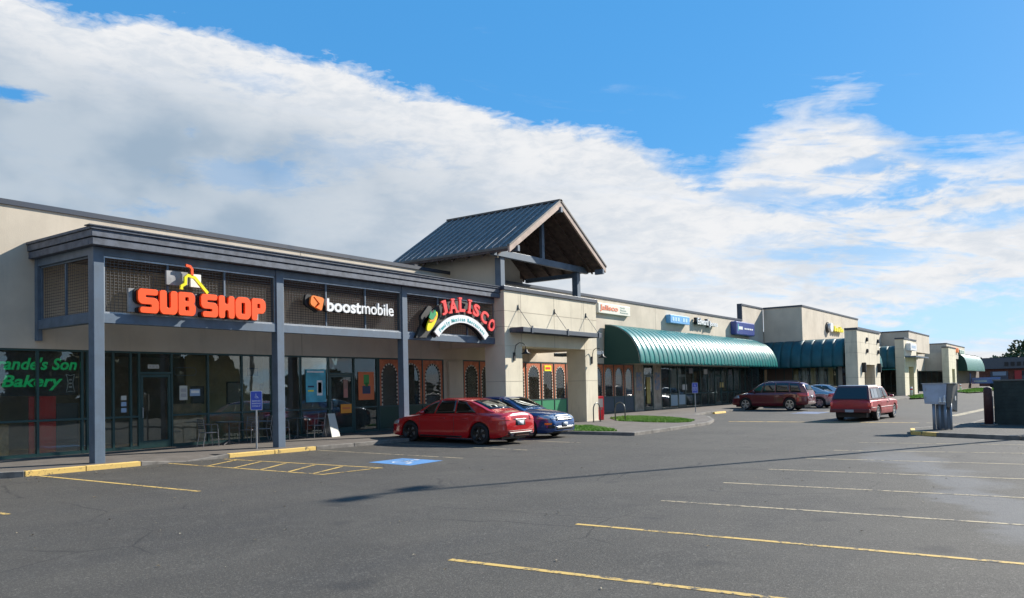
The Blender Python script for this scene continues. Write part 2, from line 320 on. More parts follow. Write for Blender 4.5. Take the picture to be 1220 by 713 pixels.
# sidewalk in front of the shops, bulging out round the portal
side_poly = [(-20, 20.05), (8.0, 20.05), (8.6, 19.75), (11.3, 19.64), (13.8, 19.535), (16.8, 19.415), (24.6, 19.30), (25.6, 18.6), (26.7, 16.6), (26.9, 14.6), (26.9, 13.75), (30.2, 13.85), (35.2, 14.2), (37.8, 15.0), (41.2, 16.6), (43.2, 18.2),
             (46.5, 18.9), (66.5, 19.0), (67.8, 14.9), (95, 14.7), (96.5, 15.9), (130, 16.3), (200, 16.6), (200, 23.7), (-20, 23.7)]
def sw_z(y): return swz(y) if y > 19.3 else -.012*(19.3-y)-.017
slab('sidewalk', [(-20, 20.05), (8.0, 20.05), (8.6, 19.75), (11.3, 19.64), (11.6, 20.05), (13.5, 20.05), (13.8, 19.535)]+side_poly[5:], sw_z, -.35, paveM)
ob_r = MB(); ob_r.add([(11.3, 19.64, gz(19.6)+.01), (13.8, 19.535, gz(19.6)+.01), (13.5, 20.06, .001), (11.6, 20.06, .001)], [(0, 1, 2, 3)]); tag(ob('kerb_ramp', ob_r, paveM, recalc=False), kind='structure')
# kerb stones along its edge: individual pieces
kz = lambda y: sw_z(y)+.006
path = side_poly[1:22]
k_i = 0
smooth = lambda x: max(0, min(1, (x-11.3)/.35, (13.8-x)/.35)) if x < 14 else 0
kroot = empty('kerb', kind='structure')
for (xa, ya_), (xb, yb) in zip(path[:-1], path[1:]):
    L = math.hypot(xb-xa, yb-ya_); n = max(1, round(L/1.5)) if xa < 47 else 12
    for i in range(n):
        a, b = (i+.006)/n, (i+1-.006)/n
        p, q = Vector((xa+(xb-xa)*a, ya_+(yb-ya_)*a)), Vector((xa+(xb-xa)*b, ya_+(yb-ya_)*b)); d = (q-p).normalized(); nn = Vector((d.y, -d.x))
        P = []
        for zt in (0, 1):
            for u in (p+nn*.02, q+nn*.02, q-nn*.13, p-nn*.13):
                P.append((u.x, u.y, kz(u.y)+(.0 if zt else -.32)+random.uniform(-.003, .003)-(.10*smooth(u.x) if zt else 0)))
        xm = (p.x+q.x)/2; ym = (p.y+q.y)/2
        yel = (8.6 < xm < 11.3 and ym > 19) or (13.8 < xm < 16.8 and ym > 19); low_ = 11.3 < xm < 13.8
        ob('kerb_stone', MB().hexa(P), kerby if yel else concrete, kroot, bevel=.012)
# curb ramp flare between the yellow stretches
# markings --------------------------------------------------------
def line(x0, y0, x1, y1, wd=.1, m=linem, name='bay_line', dz=.004):
    d = Vector((x1-x0, y1-y0)).normalized()*wd/2; n = Vector((-d.y, d.x)); 
    return tag(ob(name, gpl([(x0-n.x, y0-n.y), (x0+n.x, y0+n.y), (x1+n.x, y1+n.y), (x1-n.x, y1-n.y)], dz), m), kind='structure')
xr = [(7.1, 5.98, 7.53, 1.7), (9.83, 5.96, 10.30, 0.0), (12.5, 5.92, 13.02, 0.0), (15.32, 5.92, 15.95, 0.2), (18.12, 5.95, 18.9, .3), (21.08, 5.99, 22.1, .4), (23.83, 5.97, 25.4, .5), (27.09, 6.03, 28.5, .6)]
for i, q in enumerate(xr):
    dx, dy = (q[2]-q[0])/(q[1]-q[3]), 1; yy = .3
    line(q[0], q[1], q[0]+dx*(q[1]-yy), yy, .10, linem if i < 2 else linew)
line(4.4, 6.0, 4.75, .3, .1)
line(8.80, 19.68, 9.12, 13.83); line(5.55, 19.9, 5.86, 14.0); line(16.77, 19.3, 16.87, 13.7, .1, linew)
line(19.86, 19.2, 19.83, 13.65, .1, linew); line(23.1, 19.1, 23.03, 13.7, .1, linew)
line(12.02, 19.55, 12.30, 13.9, .09); line(13.50, 19.3, 13.97, 13.78, .09)
for a, b in (((13.53, 18.75), (12.06, 18.0)), ((13.56, 17.75), (12.1, 17.0)), ((13.6, 16.8), (12.15, 16.05)), ((13.68, 15.8), (12.2, 15.1)), ((13.76, 14.9), (12.26, 14.3))): line(a[0]-.06, a[1], b[0]+.06, b[1], .09, dz=.008)
line(13.93, 13.83, 12.31, 13.95, .09, dz=.0085)
tag(ob('blue_parking_square', gpl([(14.72, 13.6), (16.1, 13.72), (16.05, 15.1), (14.78, 15.1)], .004), bluep), kind='structure')
def wheelchair(name, parent=None):
    mb = MB(); ring = [(.42*math.cos(a), .42*math.sin(a)) for a in np.linspace(R(125), R(385), 16)]
    def strip(pts, wd):
        for (a, b), (c, d) in zip(pts[:-1], pts[1:]):
            v = Vector((c-a, d-b)); v.normalize(); n = Vector((-v.y, v.x))*wd/2; e = v*wd*.3
            mb.add([(a+n.x-e.x, b+n.y-e.y, 0), (a-n.x-e.x, b-n.y-e.y, 0), (c-n.x+e.x, d-n.y+e.y, 0), (c+n.x+e.x, d+n.y+e.y, 0)], [(0, 1, 2, 3)])
    mb.add([(a*.92, b*.92, 0) for a, b in ring]+[(a*1.12, b*1.12, 0) for a, b in ring], [(i, i+1, i+17, i+16) for i in range(15)])
    strip([(-.12, .75), (-.05, .18), (.38, .12)], .13); strip([(.38, .10), (.55, -.42), (.72, -.38)], .12)
    mb.add([(-.12+.13*math.cos(a), .98+.13*math.sin(a), 0) for a in np.linspace(0, 2*math.pi, 12)[:-1]], [tuple(range(11))])
    return mb
wc = wheelchair('x'); wc2 = MB(); ang = R(-88)
wc2.add([(15.42+(x*math.cos(ang)-(y-.25)*math.sin(ang))*.62, 14.35+(x*math.sin(ang)+(y-.25)*math.cos(ang))*.62, 0) for x, y, z in wc.v], wc.f)
wc2.v = [(x, y, gz(y)+.009) for x, y, z in wc2.v]
tag(ob('wheelchair_symbol', wc2, whitep), kind='structure')
line(38.2, 14.4, 40.3, 6.4, .34, linem, 'lane_line'); line(40.35, 6.1, 40.3, 4.4, .2, linew)
line(48, 6.0, 75, 5.0, .5, linew, 'worn_marking'); line(52, 13.5, 60, 12.9, .2, linew)
tag(ob('blue_parking_square', gpl([(48.6, 13.0), (51.6, 13.0), (51.6, 14.6), (48.6, 14.6)], .004), yellow_paint('faded_blue_paint', (.12, .16, .26), .82)), kind='structure')
# lot islands ----------------------------------------------------
def island(poly, kerbm, name='island', grass=None):
    r_ = empty(name, kind='structure'); n = len(poly)
    top = lambda y: gz(y)+.13
    c = Vector((sum(p[0] for p in poly)/n, sum(p[1] for p in poly)/n))
    inner = [tuple(c+(Vector(p)-c)*(1-.16/max(.3, (Vector(p)-c).length))) for p in poly]
    s_ = slab('island_top', inner, lambda y: gz(y)+.12, -.3, asph, label=None) ; s_.parent = r_
    for i in range(n):
        a, b = Vector(poly[i]), Vector(poly[(i+1) % n]); ia, ib = Vector(inner[i]), Vector(inner[(i+1) % n]); L = (b-a).length; k = max(1, round(L/1.8))
        for j in range(k):
            t0, t1 = (j+.004)/k, (j+1-.004)/k; P = []
            for z in (-.3, 0):
                for u in (a.lerp(b, t0), a.lerp(b, t1), ia.lerp(ib, t1), ia.lerp(ib, t0)): P.append((u.x, u.y, top(u.y)+z+.005))
            ob('kerb_stone', MB().hexa(P), kerbm(i), r_, bevel=.012)
    return r_
island([(31.0, -14), (30.3, 1.9), (31.0, 4.4), (31.7, 5.3), (33.4, 5.6), (36.4, 4.7), (38.0, 4.2), (44, 4.0), (45, -14)], lambda i: kerby if i in (2, 3) else concrete)

# grass ----------------------------------------------------------
def grass(poly, zf, n, h, name='grass', m2=None):
    gm = mat('grass_blade', (.11, .26, .02), .7, var=.5, scale=1.2, world=True, col2=(.19, .31, .035))
    xs_, ys_ = [p[0] for p in poly], [p[1] for p in poly]; mb = MB(); cnt = 0
    mb.add([(x, y, zf(y)+.012) for x, y in poly], [tuple(range(len(poly)))])
    def ins(x, y):
        c = False
        for i in range(len(poly)):
            (x1, y1), (x2, y2) = poly[i-1], poly[i]
            if (y1 > y) != (y2 > y) and x < (x2-x1)*(y-y1)/(y2-y1)+x1: c = not c
        return c
    vs, fs = [], []
    while cnt < n:
        x, y = random.uniform(min(xs_), max(xs_)), random.uniform(min(ys_), max(ys_))
        if not ins(x, y): continue
        cnt += 1; a = random.uniform(0, 6.28); hh = h*random.uniform(.5, 1.3); b = len(vs); z = zf(y); wx, wy = .015*math.cos(a)*(1+h*6), .015*math.sin(a)*(1+h*6); lx, ly = random.uniform(-.05, .05), random.uniform(-.05, .05)
        vs += [(x-wx, y-wy, z), (x+wx, y+wy, z), (x+lx, y+ly, z+hh)]; fs.append((b, b+1, b+2))
    mb.add(vs, fs)
    return tag(ob(name, mb, gm, recalc=False), 'short bright green grass patch', 'grass', None, 'stuff')
g1 = grass([(26.95, 16.6), (27.05, 15.4), (27.4, 14.7), (28.4, 15.4), (30.4, 17.6), (29.8, 18.5), (28.4, 18.0)], sw_z, 5000, .07)
g1['label'] = 'small grass patch beside the front of the blue sedan'
g2 = grass([(36.9, 20.2), (34.67, 18.5), (34.1, 16.5), (34.2, 15.3), (35.0, 15.0), (36.4, 15.4), (38.6, 17.5), (39.6, 19.6), (39.0, 20.5)], sw_z, 16000, .08)
g2['label'] = 'long grass strip behind the bike racks'
g3 = grass([(84, 13.9), (92, 12.4), (104, 13.2), (109, 15.2), (107, 16.5), (97, 16.4), (90, 15.0)], lambda y: -.08, 5000, .12); g3['label'] = 'far grass verge beside the cream portal past the red truck'
g4 = grass([(118, 12.8), (128, 11.5), (170, 13.0), (172, 17.6), (130, 16.0)], lambda y: -.08, 6000, .15); g4['label'] = 'farthest grass verge in front of the blue truck'

# ================================================================ BUILDINGS
def storefront(parent, y, xs_, z0, zh, zr=None, doors=(), solids=(), fm=green, sill=True, gm=glass, zf=0.066, glow=None):
    """mullions at xs_, a rail at zr, door bays in doors, solid bays (index -> material)"""
    for i, x in enumerate(xs_): ob('mullion', MB().box(x-.032, x+.032, y-.05, y+.05, z0, zh), fm, parent, bevel=.004)
    for i, (a, b) in enumerate(zip(xs_[:-1], xs_[1:])):
        a += .034; b -= .034
        if i in solids:
            ob('wall_panel', MB().box(a, b, y-.03, y+.04, z0, zh), solids[i], parent); continue
        ob('head_frame', MB().box(a, b, y-.045, y+.045, zh-.06, zh-.001), fm, parent)
        if i in doors:
            zt = 2.31
            ob('transom_frame', MB().box(a, b, y-.045, y+.045, zt, zt+.07), fm, parent)
            ob('window_pane', MB().box(a, b, y-.004, y+.004, zt+.072, zh-.062), gm, parent)
            d = ob('door', MB().box(a+.01, a+.09, y-.035, y+.03, z0+.015, zt-.01).box(b-.09, b-.01, y-.035, y+.03, z0+.015, zt-.01).box(a+.092, b-.092, y-.035, y+.03, z0+.015, z0+.24).box(a+.092, b-.092, y-.035, y+.03, zt-.1, zt-.01), fm, parent)
            ob('door_pane', MB().box(a+.093, b-.093, y-.004, y+.004, z0+.243, zt-.103), gm, d)
            ob('door_handle', MB().tube([(a+.05, y-.04, 1.0), (a+.05, y-.09, 1.0), (a+.05, y-.09, 1.3), (a+.05, y-.04, 1.3)], .012), steel, d)
            continue
        ob('sill_frame', MB().box(a, b, y-.045, y+.045, z0, z0+.09), fm, parent)
        if zr:
            ob('rail', MB().box(a, b, y-.045, y+.045, zr-.03, zr+.03), fm, parent)
            ob('window_pane', MB().box(a, b, y-.004, y+.004, zr+.032, zh-.062), gm, parent)
            ob('window_pane', MB().box(a, b, y-.004, y+.004, z0+.092, zr-.032), gm, parent)
        else: ob('window_pane', MB().box(a, b, y-.004, y+.004, z0+.092, zh-.062), gm, parent)

# ---- main block of the strip
B1 = empty('shop_building', (20, F, 0)); tag(B1, 'long cream stucco shop building with dark metal coping and glass shopfronts, at the left', 'building')
B1.location = (0, 0, 0)
XE = 66.0
box('wall', -12, 41.7, F, F+.3, 2.99, 6.79, stucco2, B1); box('wall', 41.702, XE-.3, F, F+.3, 2.99, 6.79, stucco2, B1)
for x in (19.5, 34.0, 48.9, 58.0): box('joint', x-.012, x+.012, F-.004, F+.01, 3.0, 6.78, jointm, B1)
box('coping', -12, 65.2, F-.05, F+.35, 6.79, 6.93, coping, B1)
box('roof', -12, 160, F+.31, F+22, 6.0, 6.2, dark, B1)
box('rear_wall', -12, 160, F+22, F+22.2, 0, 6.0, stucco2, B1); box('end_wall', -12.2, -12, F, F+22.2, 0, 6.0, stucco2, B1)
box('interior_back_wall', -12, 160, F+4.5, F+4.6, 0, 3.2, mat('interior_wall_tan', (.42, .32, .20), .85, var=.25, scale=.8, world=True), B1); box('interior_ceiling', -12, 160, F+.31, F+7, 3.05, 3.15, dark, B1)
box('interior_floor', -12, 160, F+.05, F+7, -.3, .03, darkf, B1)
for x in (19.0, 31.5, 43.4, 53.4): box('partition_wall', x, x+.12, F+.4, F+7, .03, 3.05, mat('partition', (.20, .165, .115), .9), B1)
SY = F+.06
storefront(B1, SY, [1.0, 3.0, 5.0, 7.0, 8.75, 10.46, 11.65, 11.80, 12.55, 13.08, 13.34, 14.40, 15.67, 16.96, 18.17, 19.45, 20.77, 22.05, 23.30], .066, 2.99, 1.04, doors=(10, 16), solids={})
storefront(B1, SY, [23.40, 24.62, 26.0, 27.35], .066, 2.99, 1.04)
box('wall', 27.386, 28.72, F, F+.3, .05, 2.985, stucco2, B1); box('pilaster', 27.6, 28.5, F-.12, F-.002, .05, 2.9, stucco2, B1)
storefront(B1, SY, [28.76, 29.98, 31.2, 32.5, 33.8, 35.2, 36.42, 37.64, 38.9, 40.3, 41.78, 43.05, 44.35, 45.60], .066, 2.99, 1.04)
mural_c = mat('mural_column', (.40, .33, .25), .85, var=.3, scale=3)
storefront(B1, SY, [45.66, 47.0, 48.35, 49.6, 50.95, 52.25, 53.55, 54.9, 56.2, 57.6, 59.0, 60.3, 61.6, 63.0, 64.4, 65.6], .066, 2.99, 1.04, doors=(1, 5, 10), solids={0: mural_c, 2: mural_c})
# raised parapet and corner at the end of the first block
box('wall', 65.2, 70.5, F+.002, F+.3, 2.99, 8.08, stucco2, B1); box('coping', 65.1, 70.5, F-.05, F+.36, 8.08, 8.22, coping, B1); box('coping', 65.1, 65.198, F-.05, F+.36, 6.95, 8.078, coping, B1)
storefront(B1, SY, [65.7, 67.3, 68.9, 70.4], .066, 2.99, 1.04)

# ---- projecting blocks further down the row
def block(x0, x1, yf, zt, label):
    b = empty('shop_block'); tag(b, label, 'building')
    box('wall', x0, x1, yf, F-.01, 5.0, zt-.14, stucco2, b); box('coping', x0-.05, x1+.05, yf-.05, F-.015, zt-.138, zt, coping, b)
    for x in (x0+(x1-x0)/3, x0+2*(x1-x0)/3): box('joint', x-.012, x+.012, yf-.004, yf+.01, 5.0, zt-.15, jointm, b)
    return b
def wing(xw, x1, yf, zt, label, yb_):
    """low shop wing stepping forward: one shopfront faces -X, one faces the car park"""
    b = empty('shop_wing', (xw, yb_, 0), R(-90)); tag(b, label, 'building'); L = yb_-yf; D = x1-xw
    box('wall', 0, L, 0, .3, 2.99, zt, stucco2, b); box('front_wall', L-.3, L, .302, D, 2.99, zt, stucco2, b); box('roof_slab', 0, L-.302, .302, D, zt-.4, zt-.3, dark, b)
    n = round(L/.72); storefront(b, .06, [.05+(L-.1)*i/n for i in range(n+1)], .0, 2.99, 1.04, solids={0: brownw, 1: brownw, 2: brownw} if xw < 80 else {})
    box('interior_back_wall', .1, L-.4, 3.4, 3.5, -.1, 2.98, dark, b); box('interior_floor', .1, L-.05, .1, 3.4, -.2, -.01, darkf, b)
    fr = empty('front_shopfront'); fr.parent = b; fr.location = (L, .31, 0); fr.rotation_euler.z = R(90)
    n = round(D/1.5); xs_ = [.05+(D-.5)*i/n for i in range(n+1)]
    for i, x in enumerate(xs_): ob('mullion', MB().box(x-.03, x+.03, .01, .11, 0, 2.98), green, fr)
    ob('window_pane', MB().box(.08, D-.48, .056, .064, .05, 2.95), glass, fr); ob('rail', MB().box(.08, D-.48, .02, .054, 1.01, 1.07), green, fr)
    return b
brownw = mat('brown_wall', (.12, .085, .065), .9)  # even dark brown for some wing bays and the far lower wall
blk2 = block(70.6, 91.0, 19.9, 8.25, 'tall projecting cream block with a small yellow and white sign, behind the parked cars')
box('wall', 91.02, 103, 19.95, 20.2, 4.5, 7.25, stucco2, blk2); box('coping', 91.06, 103, 19.9, 20.25, 7.252, 7.38, coping, blk2)
blk3 = block(103, 117.5, 17.05, 7.4, 'second projecting cream block above the small white sign')
box('wall', 117.6, 141, 20.5, 20.8, 2.99, 5.5, stucco2, blk3)
blk4 = block(141.0, 163, 18.1, 7.28, 'farthest projecting cream block with an orange sign')
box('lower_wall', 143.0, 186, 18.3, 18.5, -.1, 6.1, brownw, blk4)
W2 = wing(71.0, 84, 17.3, 5.25, 'low shop wing with a mullioned glass front behind the silver cars', F-.02)
W3 = wing(99.0, 112, 17.6, 5.55, 'low shop wing behind the cream portal with the white box sign', 22.8)
W4 = wing(137.0, 143, 18.2, 5.7, 'farthest low shop wing, left of the blue truck', 22.8)

# ---- canopy (covered walkway)
CP = empty('covered_walkway', (10.37, 20.1, 0)); tag(CP, 'slate blue steel framed walkway canopy with mesh panels and stepped dark cornice', 'canopy'); CP.location = (0, 0, 0)
YC = 20.1
posts = [10.51, 16.08, 21.62]
for x in posts: ob('post', MB().box(x-.135, x+.135, YC, YC+.27, -.012, 5.40), trim, CP, bevel=.012)
wallpost = ob('post', MB().box(10.375, 10.5, F-.17, F-.002, 3.20, 5.40), trim, CP)
xr_ = 27.08
def beam_run(z0, z1, m, nm='beam', dy=.03, d=.2):
    e = [(posts[0]+.137, posts[1]-.137), (posts[1]+.137, posts[2]-.137), (posts[2]+.137, xr_)]
    for a, b in e: ob(nm, MB().box(a, b, YC+dy, YC+dy+d, z0, z1), m, CP, bevel=.008)
beam_run(3.50, 3.745, trim); beam_run(5.20, 5.40, trim, 'top_beam')
ob('beam', MB().box(10.39, 10.60, YC+.272, F-.002, 3.50, 3.745), trim, CP, bevel=.008); ob('top_beam', MB().box(10.39, 10.60, YC+.272, F-.002, 5.20, 5.40), trim, CP, bevel=.008)
# stepped cornice: three boards in front, three at the end, roof slab behind
cx0 = 10.12
for i, (o_, z0, z1) in enumerate([(.0, 5.402, 5.58), (-.03, 5.60, 5.77), (-.07, 5.774, 5.845)]):
    ob('cornice_board', MB().box(cx0+.1+o_, xr_+.3, YC-.26+o_, YC-.18+o_+.1, z0, z1), fascia, CP, bevel=.01)
    ob('cornice_board', MB().box(cx0+.1+o_, cx0+.3+o_, YC-.078+o_+.1-.1+.002, F-.003, z0, z1), fascia, CP, bevel=.01)
box('canopy_roof', cx0+.31, xr_, YC+.03, F-.002, 5.41, 5.8, wood, CP)
box('roof_edge', cx0-.02, xr_+.3, YC-.36, YC-.1, 5.847, 5.875, coping, CP)
# mesh panels
lat = mat('wire_mesh_metal', (.105, .10, .095), .5, metal=.4)
def screen(x0, x1, y0, y1, z0, z1, along='x', nmul=2):
    L = (x1-x0) if along == 'x' else (y1-y0)
    def P(mb, a, b, c, d, t0, t1):       # along a..b, z c..d, thickness t0..t1
        if along == 'x': mb.box(x0+a, x0+b, y0+t0, y0+t1, c, d)
        else: mb.box(x0+t0, x0+t1, y0+a, y0+b, c, d)
        return mb
    fr = MB(); P(fr, 0, L, z1-.04, z1, 0, .05); P(fr, 0, L, z0, z0+.04, 0, .05); P(fr, 0, .04, z0+.041, z1-.041, 0, .05); P(fr, L-.04, L, z0+.041, z1-.041, 0, .05)
    f_ = ob('screen_frame', fr, steel if along == 'x' else trim, CP)
    for k in range(1, nmul+1): ob('screen_mullion', P(MB(), L*k/(nmul+1)-.025, L*k/(nmul+1)+.025, z0+.042, z1-.042, 0.006, .056), trim, CP)
    mb = MB(); n = int(L/.105)
    for i in range(1, n): P(mb, L*i/n-.004, L*i/n+.004, z0+.042, z1-.042, .062, .070)
    k = int((z1-z0)/.075)
    for i in range(1, k): z = z0+(z1-z0)*i/k; P(mb, .042, L-.042, z-.007, z+.007, .0715, .08)
    tag(ob('wire_mesh', mb, lat, CP, recalc=False), kind='stuff')
e = [(posts[0]+.145, posts[1]-.145), (posts[1]+.145, posts[2]-.145), (posts[2]+.145, xr_-.01)]
for a, b in e: screen(a, b, YC+.06, 0, 3.75, 5.195)
screen(10.46, 0, YC+.28, F-.18, 3.75, 5.195, 'y', 1)

# ---- portals
def portal(px0, px1, ox0, ox1, yf, zt, zo, dep, label, coph=.17, back=0):
    p = empty('portal'); tag(p, label, 'portal')
    box('leg', px0, ox0, yf, yf+dep, -.15, zo, stucco, p, .01); box('leg', ox1, px1, yf, yf+dep, -.15, zo, stucco, p, .01)
    box('header', px0, px1, yf, yf+dep, zo+.002, zt, stucco, p, .01)
    yb = back or F
    if not back: box('side_header', px0, px0+.5, yf+dep+.002, yb-.003, zo+.002, zt, stucco, p); box('side_header', px1-.5, px1, yf+dep+.002, yb-.003, zo+.002, zt, stucco, p)
    if not back: box('roof_deck', px0+.52, px1-.52, yf+dep+.002, yb-.003, zt-.5, zt-.3, stucco2, p)
    box('coping', px0-.06, px1+.06, yf-.07, yb-.003, zt+.002, zt+coph, coping, p, .01)
    mb = MB()
    for x in (px0+1.2, (px0+px1)/2, px1-1.2): mb.box(x-.009, x+.009, yf-.003, yf+.01, zo+.01 if ox0 < x < ox1 else zo, zt)
    for x0, x1, z in ((px0, px1, zo+.72*(zt-zo)-.21), (px0, px1, zo+.05+.32*(zt-zo)), (px0, ox0, 1.94), (ox1, px1, 1.94)):
        mb.box(x0-.003, x1+.003, yf-.0045, yf+.01, z-.008, z+.008)
        mb.box(px0-.004, px0+.01, yf, yf+dep, z-.008, z+.008) if x0 == px0 else mb.box(ox1-.004, ox1+.01, yf, yf+dep, z-.008, z+.008)
    ob('panel_joint', mb, jointm, p, recalc=False)
    box('plinth', px0-.02, ox0+.02, yf-.02, yf+dep+.02, -.16, .03, stucco2, p); box('plinth', ox1-.02, px1+.02, yf-.02, yf+dep+.02, -.16, .03, stucco2, p)
    return p
P1 = portal(27.1, 34.76, 28.35, 33.62, YP, 5.73, 3.42, 1.04, 'cream stucco entrance portal with a steel marquee, under the gabled roof tower')
P2 = portal(69.0, 77.4, 71.2, 75.2, 15.2, 5.78, 3.0, .95, 'cream portal with dark studs beyond the parked cars, left of the red truck cab', back=16.155)
P3 = portal(97.1, 104.7, 99.6, 102.7, 16.6, 6.15, 3.15, .9, 'cream portal carrying the small white box sign', back=17.505)
P4 = portal(135.1, 142.9, 138.1, 141.2, 17.1, 6.35, 3.2, .9, 'farthest cream portal, right beside the pale green end awning', back=18.005)
for P_, x0, x1, y, z in ((P2, 72.3, 76.6, 15.2, (5.1, 4.15)), ):
    for zz in z:
        for x in (x0, x1): ob('stud', MB().lathe([(.0, -.16), (.16, -.14), (.19, 0)], (x, y, zz), 10, 'y'), black, P_)
box('opening_panel', 71.2, 75.3, 16.0, 16.1, -.1, 2.995, mat('brown_panel', (.15, .12, .085), .8), P2)  # flat brown sheets close the openings of the far portals
box('opening_panel', 99.6, 102.7, 17.3, 17.4, -.1, 3.14, MT['brown_panel'], P3); box('opening_panel', 138.1, 141.2, 17.8, 17.9, -.1, 3.19, MT['brown_panel'], P4)
# steel marquee on the first portal
dtr = mat('marquee_dark', (.05, .066, .09), .5, var=.1, scale=3)
mq = empty('marquee'); tag(mq, 'flat dark steel marquee hung on rods across the front of the entrance portal', 'marquee')
mx0, mx1, my0, mz = 27.45, 34.0, 18.95, 4.0
ob('frame', MB().box(mx0, mx1, my0, my0+.07, mz-.03, mz+.17).box(mx0, mx0+.07, my0+.072, YP-.08, mz-.03, mz+.17).box(mx1-.07, mx1, my0+.072, YP-.08, mz-.03, mz+.17).box(mx0, mx1, YP-.078, YP-.01, mz-.03, mz+.17), dtr, mq, bevel=.006)
dm = MB()
for i in range(44):
    x = mx0+.08+i*(mx1-mx0-.16)/44; dm.box(x, x+.085, my0+.08, YP-.08, mz+.085, mz+.15)
ob('corrugated_deck', dm, dtr, mq); box('soffit', mx0+.08, mx1-.08, my0+.075, YP-.085, mz+.04, mz+.082, dtr, mq)
for x in (28.1, 30.95, 33.75):
    ob('hanger_rod', MB().tube([(x, YP-.02, 5.06), (x, my0+.05, mz+.2)], .014, 6), black, mq)
    ob('anchor_plate', MB().prism([(x-.07, 4.96), (x+.07, 4.96), (x, 5.18)], YP-.03, YP-.003), black, mq)
    ob('rod_bracket', MB().box(x-.05, x+.05, my0-.03, my0-.002, mz-.06, mz+.24), dtr, mq)
mq2 = empty('marquee'); tag(mq2, 'short steel marquee on the right side of the entrance portal, above the red news box', 'marquee')
ob('frame', MB().box(34.78, 35.6, 19.75, 19.82, 3.22, 3.4).box(34.78, 35.6, 22.1, 22.17, 3.22, 3.4).box(35.53, 35.6, 19.822, 22.098, 3.22, 3.4), trim, mq2, bevel=.005)
box('deck', 34.79, 35.52, 19.83, 22.09, 3.33, 3.37, trim, mq2)
for y in (20.1, 21.7): ob('hanger_rod', MB().tube([(34.77, y, 4.35), (35.55, y, 3.4)], .014, 6), steel, mq2)
def wall_lamp(x, y, z, label):
    l = empty('wall_lamp', (x, y, z)); tag(l, label, 'lamp', 'gooseneck lamps on the portal legs')
    box('back_plate', -.06, .06, -.05, -.003, -.22, .12, black, l)
    ob('arm', MB().tube([(0, -.04, 0), (0, -.07, .25), (0, -.12, .42), (.05, -.25, .52), (.12, -.38, .50), (.17, -.48, .40), (.18, -.5, .25)], .017, 7), black, l, smooth=True)
    ob('shade', MB().lathe([(.03, .14), (.06, .12), (.07, .04), (.22, -.05), (.21, -.055), (.05, .03)], (.18, -.5, .1), 16), black, l, smooth=True)
    return l
wall_lamp(27.72, YP, 3.02, 'black gooseneck lamp on the left leg of the entrance portal'); wall_lamp(34.2, YP, 2.98, 'black gooseneck lamp on the right leg of the entrance portal')
for x, p in ((70.5, 15.2), (76.3, 15.2)):
    l = empty('wall_lamp', (x, p, 2.85)); tag(l, 'small dark lantern on the studded portal, '+('left' if x < 75 else 'right')+' of its dark panel', 'lamp'); box('lantern', -.12, .12, -.3, -.003, -.5, .3, black, l, .03)

# ---- gabled tower over the portal
T = empty('gabled_tower'); tag(T, 'tower with a dark standing seam gable roof and open timber front above the entrance portal', 'tower')
tx, hw, zr_, ze, y0g, y1g = 30.93, 4.0, 10.03, 7.48, 19.15, 25.75
sl_ = (zr_-ze)/hw
for s in (-1, 1):
    th = .10; P = []
    for dz in (-th, 0):
        for (x, y) in ((tx, y0g+.12), (tx, y1g), (tx+s*hw, y1g), (tx+s*hw, y0g+.12)): P.append((x, y, zr_-sl_*abs(x-tx)+dz))
    ob('roof_panel', MB().hexa(P), roofm, T)
    nse = 17
    for i in range(nse+1):
        y = y0g+.15+(y1g-y0g-.2)*i/nse; P = []
        for dz in (.001, .062):
            for (x, yy) in ((tx+s*.03, y-.014), (tx+s*.03, y+.014), (tx+s*(hw+.01), y+.014), (tx+s*(hw+.01), y-.014)): P.append((x, yy, zr_-sl_*abs(x-tx)+dz))
        ob('standing_seam', MB().hexa(P), seamm, T)
    # barge boards
    P = []
    for y in (y0g, y0g+.09):
        P += [(tx, y, zr_-.02), (tx+s*hw*1.01, y, ze-.02), (tx+s*hw*1.01, y, ze-.27), (tx, y, zr_-.30)]
    ob('barge_board', MB().hexa(P), barge, T)
    P = []
    for y in (y0g-.03, y0g+.10):
        P += [(tx, y, zr_+.075), (tx+s*hw*1.02, y, ze+.06), (tx+s*hw*1.02, y, ze-.018), (tx, y, zr_-.018)]
    ob('roof_edge', MB().hexa(P), roofm, T)
    P = []
    for y in (y0g+.13, y1g-.05):
        P += [(tx+s*.02, y, zr_-.13), (tx+s*(hw-.04), y, ze-.13), (tx+s*(hw-.04), y, ze-.19), (tx+s*.02, y, zr_-.19)]
    ob('soffit', MB().hexa(P), wood, T)
    ob('eave_fascia', MB().box(tx+s*hw-.03*s-.015, tx+s*hw-.03*s+.015, y0g+.12, y1g, ze-.20, ze-.06), wood, T)
    for i in range(8):        # rafters under the soffit
        y = y0g+.7+i*.82; P = []
        for yy in (y-.04, y+.04): P += [(tx+s*.1, yy, zr_-.25), (tx+s*(hw-.08), yy, ze-.192-sl_*-.08), (tx+s*(hw-.08), yy, ze-.30), (tx+s*.1, yy, zr_-.36)]
        ob('rafter', MB().hexa(P), wood, T)
box('ridge_cap', tx-.12, tx+.12, y0g-.03, y1g, zr_-.02, zr_+.06, roofm, T)
for x in (27.82, 34.12): ob('post', MB().box(x-.15, x+.15, 20.2, 20.5, 5.905, 7.22), trim, T, bevel=.01)
ob('tie_beam', MB().box(27.1, 34.95, 20.12, 20.30, 7.23, 7.52), trim, T, bevel=.01)
ob('king_post', MB().box(tx-.1, tx+.1, 20.14, 20.28, 7.522, 9.62), trim, T); 
ob('side_beam', MB().box(34.02, 34.22, 20.51, 23.3, 7.0, 7.2), trim, T)
